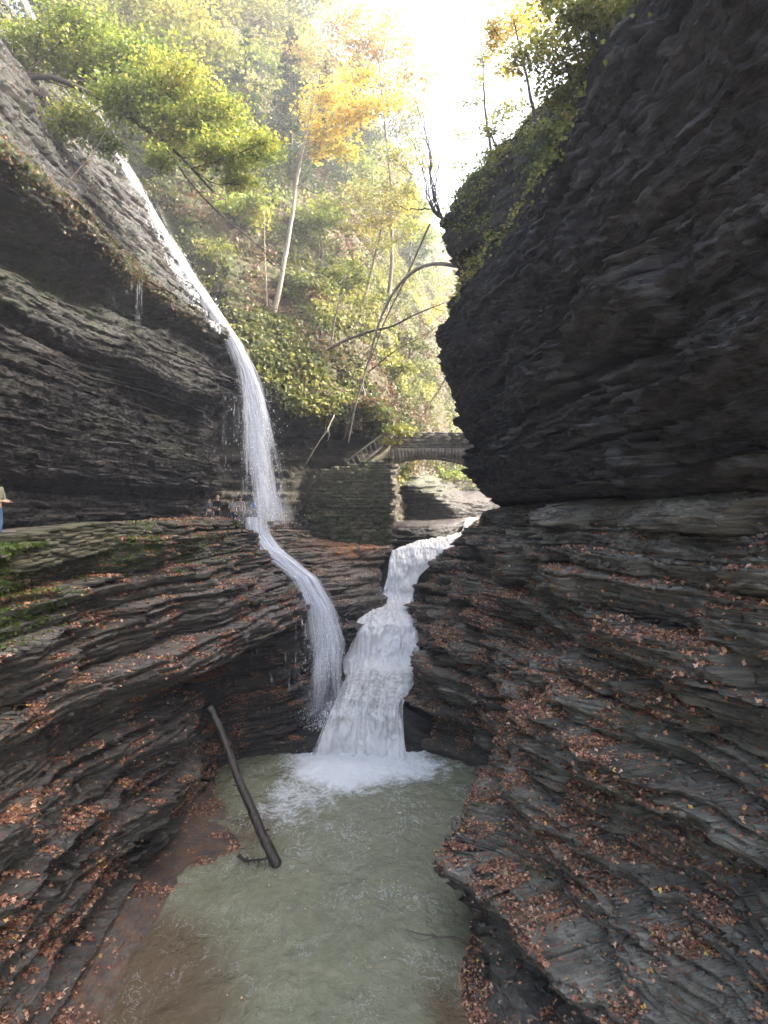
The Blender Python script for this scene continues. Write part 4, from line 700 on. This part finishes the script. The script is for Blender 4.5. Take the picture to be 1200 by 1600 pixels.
branch('twig', 'dark bare bough crossing in front of the wet slope', [(60, 330, 24), (110, 280, 24.5), (150, 235, 25), (175, 190, 25)], .035, M_BARKD, 8)
branch('bough', 'long dark bough slanting down across the hillside from the green maple', [(255, 225, 28), (300, 290, 29), (350, 340, 30), (400, 380, 31), (445, 425, 32)], .05, M_BARKD, 14)

# ------------------------------------------------------------------ log and stick
P = curve([W(433, 1352, 22.6), W(405, 1292, 23), W(372, 1215, 23.5), (np.array(W(345, 1140, 24))).tolist(), W(328, 1103, 24.2)], 30, .02, 2)
e = tag(empty('fallen_log', P[0]), 'wet dark log propped from the pool up against the left rock bank', 'log')
T = Tubes(); T.add(P, np.linspace(.20, .115, 30) * (1 + .03 * rng.normal(size=30)), 14, .05); T.build('trunk', None, e, P[0])
m = NT('wet_log'); p = m.pos(); n1 = m.noise(m.mapv(p, (7, 7, 1.2)), 2, 5, .65); M_LOG = m.done(m.pbr(m.ramp(n1, [(.35, (.018, .014, .011)), (.65, (.085, .065, .05))]), .28, m.bump(n1, .8, .05)))
e.children[0].data.materials.clear(); e.children[0].data.materials.append(M_LOG)
for i, d in [(6, (.35, -.1, .12)), (14, (-.3, -.1, .1)), (21, (.28, -.1, .2))]:
    T = Tubes(); T.add(curve([P[i], P[i] + np.array(d)], 5), np.linspace(.05, .02, 5), 6); T.build('branch_stub', M_LOG, e, P[0])
branch('driftwood', 'thin stick poking from under the right ledge over the pool', [(772, 1495, 18.2), (740, 1478, 18.3), (700, 1464, 18.4), (665, 1462, 18.5), (630, 1456, 18.6)], .05, M_BARK, 3, 'stick', tl=.4)
branch('driftwood', 'ragged stick lying at the foot of the leaning log', [(372, 1336, 22.8), (385, 1346, 22.7), (410, 1344, 22.6), (425, 1336, 22.6)], .07, M_BARKD, 9, 'stick', tl=.35)

# ------------------------------------------------------------------ masonry: retaining wall, bridge, stairs
def boxes(B):
    """B: list of (center, half sizes, rotation about Y axis(rad), jitter)"""
    B8 = np.array([[sx, sy, sz] for sx in (-1, 1) for sy in (-1, 1) for sz in (-1, 1)], float); Fq = np.array([[0, 1, 3, 2], [4, 6, 7, 5], [0, 4, 5, 1], [2, 3, 7, 6], [0, 2, 6, 4], [1, 5, 7, 3]])
    V, Fc = [], []
    for i, (c, h, a, j) in enumerate(B):
        v = B8 * np.array(h) * (1 + j * rng.uniform(-1, 1, (8, 3))); ca, sa = math.cos(a), math.sin(a)
        v = np.stack([v[:, 0] * ca + v[:, 2] * sa, v[:, 1], -v[:, 0] * sa + v[:, 2] * ca], 1) + np.array(c); V.append(v); Fc.append(Fq + 8 * i)
    return np.concatenate(V), np.concatenate(Fc)
def zat(V, **k):
    z = np.zeros(len(V)); d = dict(moss=z, wet=z, litter=z, seep=z); d.update(k); return d
M_STONE = mat_shale('wall_stone', (.06, .055, .035), (.26, .235, .15), .6, .5); M_BRIDGE = mat_shale('bridge_stone', (.10, .09, .075), (.30, .27, .22), .65, .4)
D0 = 48.2
e = tag(empty('retaining_wall', W(535, 846, D0)), 'tall mossy dry stone wall under the stairs with uneven top', 'stone wall')
topl = [(452, 800), (470, 760), (500, 732), (540, 728), (575, 722), (612, 716)]; xl = [W(a, b, D0)[0] for a, b in topl]; zl = [W(a, b, D0)[2] for a, b in topl]
B = []; z = W(0, 852, D0)[2]
while z < 4.3:
    h = rng.uniform(.05, .13); x = W(452 + 22 * (1 - min(1, max(0, (z + 2.5) / 3))), 0, D0)[0] - rng.random() * .2
    while x < W(608, 0, D0)[0]:
        w_ = rng.uniform(.10, .38)
        if z < np.interp(x, xl, zl) + rng.normal() * .05: B.append(((x + w_, D0 + .25 + rng.uniform(-.16, .06) + .04 * z + .5 * (x < -5), z + h), (w_ - .012, .35, h - .008), rng.normal() * .02, .12))
        x += 2 * w_
    z += 2 * h
V, Fc = boxes(B); mo = np.clip(fbm(V[:, 0] * .6, V[:, 1] * 0, V[:, 2] * .6, 3) * 1.5 + .45, 0, 1)
mesh_np('stonework', V, Fc, M_STONE, e, False, zat(V, moss=mo), loc=W(535, 846, D0))
# backing core so no gaps show daylight
xs = np.array([W(508, 0, D0)[0], W(603, 0, D0)[0]]); V, Fc = boxes([(((xs[0] + xs[1]) / 2, D0 + 2.5, .1), ((xs[1] - xs[0]) / 2, 2.0, 2.5), 0, 0)])
mesh_np('core', V, Fc, M_STONE, e, False, zat(V), loc=W(535, 846, D0))
# bridge
DB = 52.0; bloc = np.array([W(600, 715, DB)[0], DB, W(600, 715, DB)[2]]); e = tag(empty('stone_bridge', bloc), 'small stone arch footbridge with a solid parapet spanning the gorge', 'bridge')
def bz(x, y0, y1):   # deck line between pixel rows
    return W(0, y0 + (y1 - y0) * (x - 598) / 135, DB)[2]
x0, x1 = W(596, 0, DB)[0], W(765, 0, DB)[0]
def arch_y(px): return 716 + .0 * px + 24 * ((px - 668) / 95.0) ** 2 - 2
for yy, nm in ((DB, 'parapet'), (DB + 2.6, 'parapet')):
    B = []; z = W(0, 702, DB)[2]; ztop = W(0, 676, DB)[2]
    while z < ztop:
        h = rng.uniform(.045, .10); x = x0 - .6 * rng.random()
        while x < x1: w_ = rng.uniform(.15, .55); B.append(((x + w_, yy + rng.uniform(-.04, .04), z + h), (w_ - .01, .22, h - .006), rng.normal() * .008, .08)); x += 2 * w_
        z += 2 * h
    V, Fc = boxes(B); mesh_np(nm, V, Fc, M_BRIDGE, e, False, zat(V, moss=np.full(len(V), .25)), loc=bloc)
    B = []
    for px in np.arange(600, 765, 5.2):
        yb = arch_y(px); yt = 701.0; c = W(px + 2.6, (yb + yt) / 2, DB); B.append(((c[0], yy - .02 + rng.uniform(-.02, .02), c[2]), (2.55 * DB / F - .012, .26, (yb - yt) / 2 * DB / F), (px - 668) / 95 * .18, .05))
    V, Fc = boxes(B); mesh_np('arch_ring', V, Fc, M_BRIDGE, e, False, zat(V), loc=bloc)
B = []
for px in np.arange(597, 765, 6):
    yb = arch_y(px) - 1.5; c = W(px + 3, (yb + 702) / 2, DB); B.append(((c[0], DB + 1.3, c[2]), (3 * DB / F, 1.25, (yb - 702) / 2 * DB / F), 0, 0))
V, Fc = boxes(B); mesh_np('deck', V, Fc, M_BRIDGE, e, False, zat(V), loc=bloc)
B = []; z = W(0, 850, DB)[2]
while z < W(0, 716, DB)[2]:
    h = rng.uniform(.06, .14)
    for y_ in np.arange(DB - .1, DB + 2.8, .45): B.append(((W(606, 0, DB)[0] - .25 + rng.uniform(-.06, .05), y_ + .2, z + h), (.42, .215, h - .01), rng.normal() * .02, .1))
    z += 2 * h
V, Fc = boxes(B); mesh_np('abutment', V, Fc, M_STONE, e, False, zat(V, moss=np.full(len(V), .6)), loc=bloc)
# stairs behind a sloping railing
m = NT('weathered_wood'); p = m.pos(); n1 = m.noise(m.mapv(p, (3, 3, 12)), 3, 4); M_WOOD = m.done(m.pbr(m.ramp(n1, [(.3, (.10, .09, .07)), (.7, (.26, .235, .19))]), .8, m.bump(n1, .4, .02)))
A, Bb = np.array(W(540, 722, 49.3)), np.array(W(596, 680, 50.6)); A2, B2 = np.array(W(550, 737, 49.3)), np.array(W(598, 697, 50.6))
e = tag(empty('stair_railing', A2), 'sloping weathered railing with flat balusters climbing to the bridge', 'railing')
def bar(a, b, w_, h_):
    a, b = np.array(a), np.array(b); t = unit(b - a); s = unit(np.cross(t, [0, 0, 1.0])); u = np.cross(s, t); V = []
    for q in (a, b):
        for i, j in ((-1, -1), (1, -1), (1, 1), (-1, 1)): V.append(q + s * i * w_ + u * j * h_)
    return np.array(V), np.array([[0, 1, 2, 3], [7, 6, 5, 4], [0, 4, 5, 1], [1, 5, 6, 2], [2, 6, 7, 3], [3, 7, 4, 0]])
for nm, a, b, r in (('handrail', A, Bb, (.09, .07)), ('bottom_rail', A2, B2, (.10, .09))):
    V, Fc = bar(a, b, *r); mesh_np(nm, V, Fc, M_WOOD, e, False, loc=A2)
for k in range(8):
    f = (k + .35) / 8; a = A2 * (1 - f) + B2 * f; b = A * (1 - f) + Bb * f; V, Fc = bar(a, b - (b - a) * .06, .08, .05); mesh_np('baluster', V, Fc, M_WOOD, e, False, loc=A2)
e = tag(empty('stone_stairs', W(545, 735, 50.5)), 'flight of stone steps rising behind the sloping railing', 'stairs')
B = []
for k in range(13):
    f = k / 12; c = A2 * (1 - f) + B2 * f + np.array([.25, 1.0, -.28]); B.append((tuple(c), (.35, .85, .30), 0, .03))
V, Fc = boxes(B); mesh_np('steps', V, Fc, M_STONE, e, False, zat(V, litter=np.full(len(V), .5)), loc=W(545, 735, 50.5))
# low edging wall of thin slabs along the path at the far left
B = []
for k in range(9):
    z = -1.45 + .105 * k; y = 15.5
    while y < 24.5 - .5 * k:
        w_ = rng.uniform(.18, .5); zz_ = z + .055 * (y - 16) * 1.0; xx = -9.15 - .02 * k - .01 * (y - 16)
        B.append(((xx + rng.uniform(-.06, .06), y + w_, zz_ + .05), (.34 + .06 * rng.random(), w_ - .015, .045), 0, .14)); y += 2 * w_
V, Fc = boxes(B); tag(mesh_np('edging_wall', V, Fc, M_STONE, None, False, zat(V, moss=np.full(len(V), .35))), 'low edging of stacked flat slabs along the path at far left', 'stone wall')

# ------------------------------------------------------------------ people
def plain(name, c, r=.8):
    m = NT(name); n1 = m.noise(m.pos(), 25, 3); return m.done(m.pbr(m.mix(n1, tuple(a * .8 for a in c), c), r))
M_SKIN = plain('skin', (.50, .30, .21), .55); M_HAIR = plain('hair', (.035, .025, .02)); M_HAIRB = plain('light_hair', (.30, .25, .20)); M_SHOE = plain('shoe', (.03, .03, .03))
def skinned(name, J, E, mat, parent, sub=2):
    me = bpy.data.meshes.new(name); me.from_pydata([j[0] for j in J], E, []); o = bpy.data.objects.new(name, me); COL.objects.link(o); o.parent = parent
    md = o.modifiers.new('skin', 'SKIN'); md.use_smooth_shade = True
    for i, j in enumerate(J):
        r = j[1]; me.skin_vertices[0].data[i].radius = (r, r) if not isinstance(r, tuple) else r; me.skin_vertices[0].data[i].use_root = (i == 0)
    s_ = o.modifiers.new('sub', 'SUBSURF'); s_.levels = s_.render_levels = sub; me.materials.append(mat); return o
def ellip(name, c, r, mat, parent, cut=None):
    u, v = np.meshgrid(np.linspace(0, 2 * np.pi, 17), np.linspace(0, np.pi, 11), indexing='ij')
    V = np.stack([c[0] + r[0] * np.cos(u) * np.sin(v), c[1] + r[1] * np.sin(u) * np.sin(v), c[2] + r[2] * np.cos(v)], -1); 
    if cut is not None: V[..., 1] = np.minimum(V[..., 1] + 0, np.where(V[..., 2] < cut, c[1] + .03, V[..., 1])); 
    return mesh_np(name, V, grid_faces(17, 11), mat, parent)
def person(loc, face, h, label, top, bottom, hair=M_HAIR, arms='down', shorts=False, cap=None, grp=None):
    """faces -Y at rotation 0 (towards the camera)"""
    e = tag(empty('person', loc), label, 'person', grp); e.rotation_euler = (0, 0, R(face)); e.scale = (h / 1.75,) * 3
    elb = {'down': (.27, .02, 1.10), 'front': (.26, -.02, 1.10), 'up': (.27, -.12, 1.18)}[arms]; wr = {'down': (.29, -.05, .86), 'front': (.12, -.28, 1.08), 'up': (.12, -.34, 1.42)}[arms]
    J = [((0, .02, .95), (.145, .10)), ((0, .01, 1.15), (.13, .095)), ((0, .01, 1.36), (.165, .10)), ((0, .02, 1.46), (.10, .07)), ((0, .01, 1.53), .052), ((0, -.01, 1.60), (.066, .075)), ((0, 0, 1.69), (.074, .088)), ((0, .01, 1.745), (.05, .06))]
    E = [(i, i + 1) for i in range(7)]
    def hand(J, E, wi, sgn, w_, e_):
        w_ = np.array(w_); d = unit(w_ - np.array(e_)); s = unit(np.cross(d, [sgn * .3, -.6, .5])); J.append((tuple(w_ + d * .08), (.034, .018))); pi = len(J) - 1; E.append((wi, pi))
        for q, (o_, L) in enumerate([(-.028, .07), (-.010, .08), (.010, .075), (.028, .06)]):
            b = w_ + d * .10 + s * o_; J.append((tuple(b), .009)); E.append((pi, len(J) - 1)); J.append((tuple(b + d * L * .5 + np.array([0, -.006, -.004])), .0085)); E.append((len(J) - 2, len(J) - 1)); J.append((tuple(b + d * L * .9 + np.array([0, -.02, -.012])), .007)); E.append((len(J) - 2, len(J) - 1))
        J.append((tuple(w_ + d * .05 - s * .045), .010)); E.append((pi, len(J) - 1)); J.append((tuple(w_ + d * .085 - s * .055), .009)); E.append((len(J) - 2, len(J) - 1))
    for sg in (-1, 1):
        k = len(J); J += [((sg * .18, .02, 1.41), .060), ((sg * elb[0], elb[1], elb[2]), .043), ((sg * wr[0], wr[1], wr[2]), .028)]; E += [(2, k), (k, k + 1), (k + 1, k + 2)]; hand(J, E, k + 2, sg, J[k + 2][0], J[k + 1][0])
        k = len(J); J += [((sg * .095, .02, .86), .092), ((sg * .105, -.01, .50), .060), ((sg * .11, .03, .10), .040), ((sg * .12, -.05, .035), (.042, .03)), ((sg * .125, -.14, .03), (.04, .022))]; E += [(0, k), (k, k + 1), (k + 1, k + 2), (k + 2, k + 3), (k + 3, k + 4)]
    skinned('body', J, E, M_SKIN, e, 1)
    TJ = [((0, .02, .93), (.165, .12)), ((0, .01, 1.15), (.155, .115)), ((0, .01, 1.36), (.185, .118)), ((0, .02, 1.46), (.11, .085))]; TE = [(0, 1), (1, 2), (2, 3)]
    for sg in (-1, 1):
        k = len(TJ); TJ += [((sg * .185, .02, 1.41), .075), ((sg * elb[0], elb[1], elb[2]), .058), ((sg * (wr[0] * .9 + elb[0] * .1), wr[1] * .9 + elb[1] * .1, wr[2] * .9 + elb[2] * .1), .042)]; TE += [(2, k), (k, k + 1), (k + 1, k + 2)]
    skinned('jacket', TJ, TE, top, e)
    BJ = [((0, .02, .97), (.158, .115)), ((0, .02, .88), (.15, .11))]; BE = [(0, 1)]; lo = .52 if shorts else .09
    for sg in (-1, 1):
        k = len(BJ); BJ += [((sg * .098, .02, .80), .108), ((sg * .107, -.01, .53), .080)]; BE += [(1, k), (k, k + 1)]
        if not shorts: BJ.append(((sg * .11, .03, .10), .062)); BE.append((k + 1, k + 2))
    skinned('trousers', BJ, BE, bottom, e)
    for sg in (-1, 1): ellip('shoe', (sg * .12, -.06, .045), (.052, .14, .055), M_SHOE, e)
    ellip('hair', (0, .022, 1.69), (.089, .103, .098), cap or hair, e, 1.66)
    ellip('nose', (0, -.108, 1.635), (.013, .02, .02), M_SKIN, e)
    for sg in (-1, 1): ellip('eye', (sg * .032, -.088, 1.665), (.010, .008, .007), M_SHOE, e); ellip('ear', (sg * .082, .0, 1.645), (.012, .022, .032), M_SKIN, e)
    ellip('mouth', (0, -.096, 1.595), (.022, .006, .006), plain('lips', (.35, .12, .10)), e)
    return e
navy, black, grey, beige, denim, blue, khaki, white = [plain(n_, c) for n_, c in (('navy_cloth', (.03, .035, .06)), ('black_cloth', (.018, .018, .02)), ('grey_cloth', (.17, .165, .17)), ('beige_cloth', (.30, .26, .21)), ('denim', (.06, .12, .24)), ('blue_cloth', (.05, .12, .42)), ('khaki_cloth', (.17, .17, .11)), ('white_cloth', (.65, .62, .62)))]
def pp(px, D, z): return (W(px, 0, D)[0], D, z)
zp = -.80
g_ = 'visitors on the path behind the tall falls'
person(pp(327, 37.6, zp), 60, 1.62, 'person in dark navy clothes turned sideways, leftmost on the path by the falls', navy, black, grp=g_)
person(pp(340, 37.2, zp), -20, 1.74, 'person in black top and bare calves with light hair or cap beside the falls', black, black, hair=M_HAIRB, arms='front', shorts=True, grp=g_)
person(pp(363, 37.4, zp), 40, 1.60, 'person in grey sweater with arms folded behind the falling water', grey, navy, arms='front', grp=g_)
person(pp(376, 38.2, zp + .02), -10, 1.68, 'person in pale beige shirt standing nearest the falling water', beige, grey, arms='down', grp=g_)
person(pp(399, 39.6, zp + .05), 10, 1.62, 'person in bright blue jacket seen through the falling water', blue, navy, grp=g_)
person(pp(-6, 16.6, -.78), 80, 1.72, 'person in khaki sweater and blue jeans at the left end of the path', khaki, denim, arms='front')
zb = W(0, 700, DB)[2]
person(pp(683, 53.2, zb - .05), 10, 1.70, 'person in white top holding up both hands behind the bridge parapet', white, grey, arms='up', grp='people on the bridge')
person(pp(706, 53.3, zb - .05), 190, 1.66, 'person in dark clothes near the right end of the bridge', black, black, grp='people on the bridge')

# thin strands of water dripping off the lips
def strands(xs_, label, r=1.0):
    V, Fs, Us, Ds, o = [], [], [], [], 0
    for (px, y0, y1, D, wpx) in xs_:
        for q in range(2):
            n = 24; yy = np.linspace(y0, y1, n); xx = px + rng.normal() * .6 + np.cumsum(rng.normal(size=n)) * .12; wd = wpx * D / F * .5 * (1 + .3 * rng.normal(size=n)); p_ = np.array([W(a, b, D) for a, b in zip(xx, yy)]); p_[:, 1] -= q * .05
            off = np.array([1.0, .2 * (1 - 2 * q), 0]); G = np.stack([p_ - off * wd[:, None], p_ + off * wd[:, None]], 1); V.append(G.reshape(-1, 3)); Fs.append(grid_faces(n, 2) + o); o += 2 * n
            Us.append(np.stack([np.tile([0, .2], n) + px * .37, np.repeat(yy / 60, 2)], 1)); Ds.append(np.repeat(.40 * (1 - .4 * np.linspace(0, 1, n)), 2))
    return tag(mesh_np('water_strands', np.concatenate(V), np.concatenate(Fs), M_STRAND, attrs=dict(dens=np.concatenate(Ds)), uv=np.concatenate(Us)), label, 'dripping water', None, 'stuff')
strands([(218 + rng.normal() * 3, 440, 545 + rng.normal() * 14, 29.3, .9) for k in range(9)] + [(x, 425 + (x - 170) * .5, 500 + rng.random() * 30, 28.3, 1.2) for x in (178, 186, 195, 200, 207)], 'drips falling from the mossy lip above the second ledge')
strands([(x, 618, 760 + rng.random() * 40, 37.0, 1.0 + .8 * rng.random()) for x in (320, 323, 331, 335, 349, 352, 366, 371, 374, 377, 380, 383, 386, 388)], 'drips falling from the second ledge beside the tall falls')
strands([(x, 935 + (486 - x) * .45, 1090 + rng.random() * 60, 33.0 - (x < 440) * 1.0, 1.5 + rng.random()) for x in (372, 402, 404, 425, 446, 452, 462, 466, 472, 476, 480)], 'drips falling from the leafy lip into the dark recess')

# spray at the feet of the falls
def droplets(label, segs, count, sz):
    C = []
    for (a, b, r, wgt) in segs:
        a, b = np.array(W(*a)), np.array(W(*b)); k = int(count * wgt); t = rng.random((k, 1)); C.append(a * (1 - t) + b * t + rng.normal(size=(k, 3)) * np.array([r, r * .6, r * .7]))
    C = np.concatenate(C); n = len(C); N = rng.normal(size=(n, 3)); V, Fc, kv = leaf_geo(C, N, sz * rng.uniform(.4, 1.3, n)); V = V.reshape(n, kv, 3); V[..., 2] = C[:, None, 2] + (V[..., 2] - C[:, None, 2]) * 2.6
    tag(mesh_np('droplets', V.reshape(-1, 3), Fc, M_DROP, smooth=True), label, 'spray', None, 'stuff')
m = NT('drop'); M_DROP = m.done(m.pbr((.9, .92, .95), .2))
droplets('drops flying off the tall falls', [((395, 600, 37.8), (415, 800, 37.4), .75, .6), ((375, 800, 37.2), (455, 812, 37.2), .5, .25), ((230, 330, 37.2), (365, 535, 37.6), .35, .15)], 2600, .032)
droplets('drops flying off the lower leg of the falls', [((505, 960, 35), (505, 1130, 34.6), .7, .6), ((440, 880, 36), (495, 940, 35.2), .3, .15), ((470, 1120, 34), (540, 1140, 34), .5, .25)], 3000, .032)
droplets('drops splashing up around the cascade', [((490, 1185, 32.4), (635, 1185, 32.4), .35, .4), ((540, 1030, 38.6), (660, 1030, 38.6), .35, .25), ((590, 930, 44.5), (650, 930, 44.5), .4, .2), ((500, 1140, 33), (520, 1095, 33.4), .25, .15)], 3500, .04)
def spray(label, px, py, D, r, dens):
    m = NT('spray'); v = m.n('ShaderNodeVolumePrincipled'); v.inputs['Color'].default_value = (.97, .98, 1, 1); v.inputs['Density'].default_value = dens; m.l(v.outputs[0], m.out.inputs['Volume'])
    c = W(px, py, D); u, q = np.meshgrid(np.linspace(0, 2 * np.pi, 25), np.linspace(0, np.pi, 15), indexing='ij'); k = 1 + .25 * vn(np.cos(u) * np.sin(q) * 2 + px, np.sin(u) * np.sin(q) * 2, np.cos(q) * 2)
    V = np.stack([c[0] + r[0] * k * np.cos(u) * np.sin(q), c[1] + r[1] * k * np.sin(u) * np.sin(q), c[2] + r[2] * k * np.cos(q)], -1)
    tag(mesh_np('spray', V, grid_faces(25, 15, True), m.m), label, 'mist', None, 'stuff')
spray('mist hanging where the tall falls strike the ledge', 420, 800, 37.6, (1.7, 1.2, .9), .12)
spray('mist around the lower leg of the thin falls', 505, 1110, 34.6, (1.7, .9, 1.7), .16)
spray('mist over the foot of the cascade', 560, 1186, 32.0, (2.6, .6, .4), .08)

# ------------------------------------------------------------------ air
def haze(dens):
    m = NT('haze'); v = m.n('ShaderNodeVolumePrincipled'); v.inputs['Color'].default_value = (.93, .95, 1, 1); v.inputs['Density'].default_value = dens; v.inputs['Anisotropy'].default_value = .35
    m.l(v.outputs[0], m.out.inputs['Volume'])
    V, Fc = boxes([((0, 0, 50), (1000, 1000, 66), 0, 0)]); tag(mesh_np('haze', V, Fc, m.m, smooth=False), 'pale sunlit haze filling the gorge', 'haze', None, 'stuff')
haze(.0013)
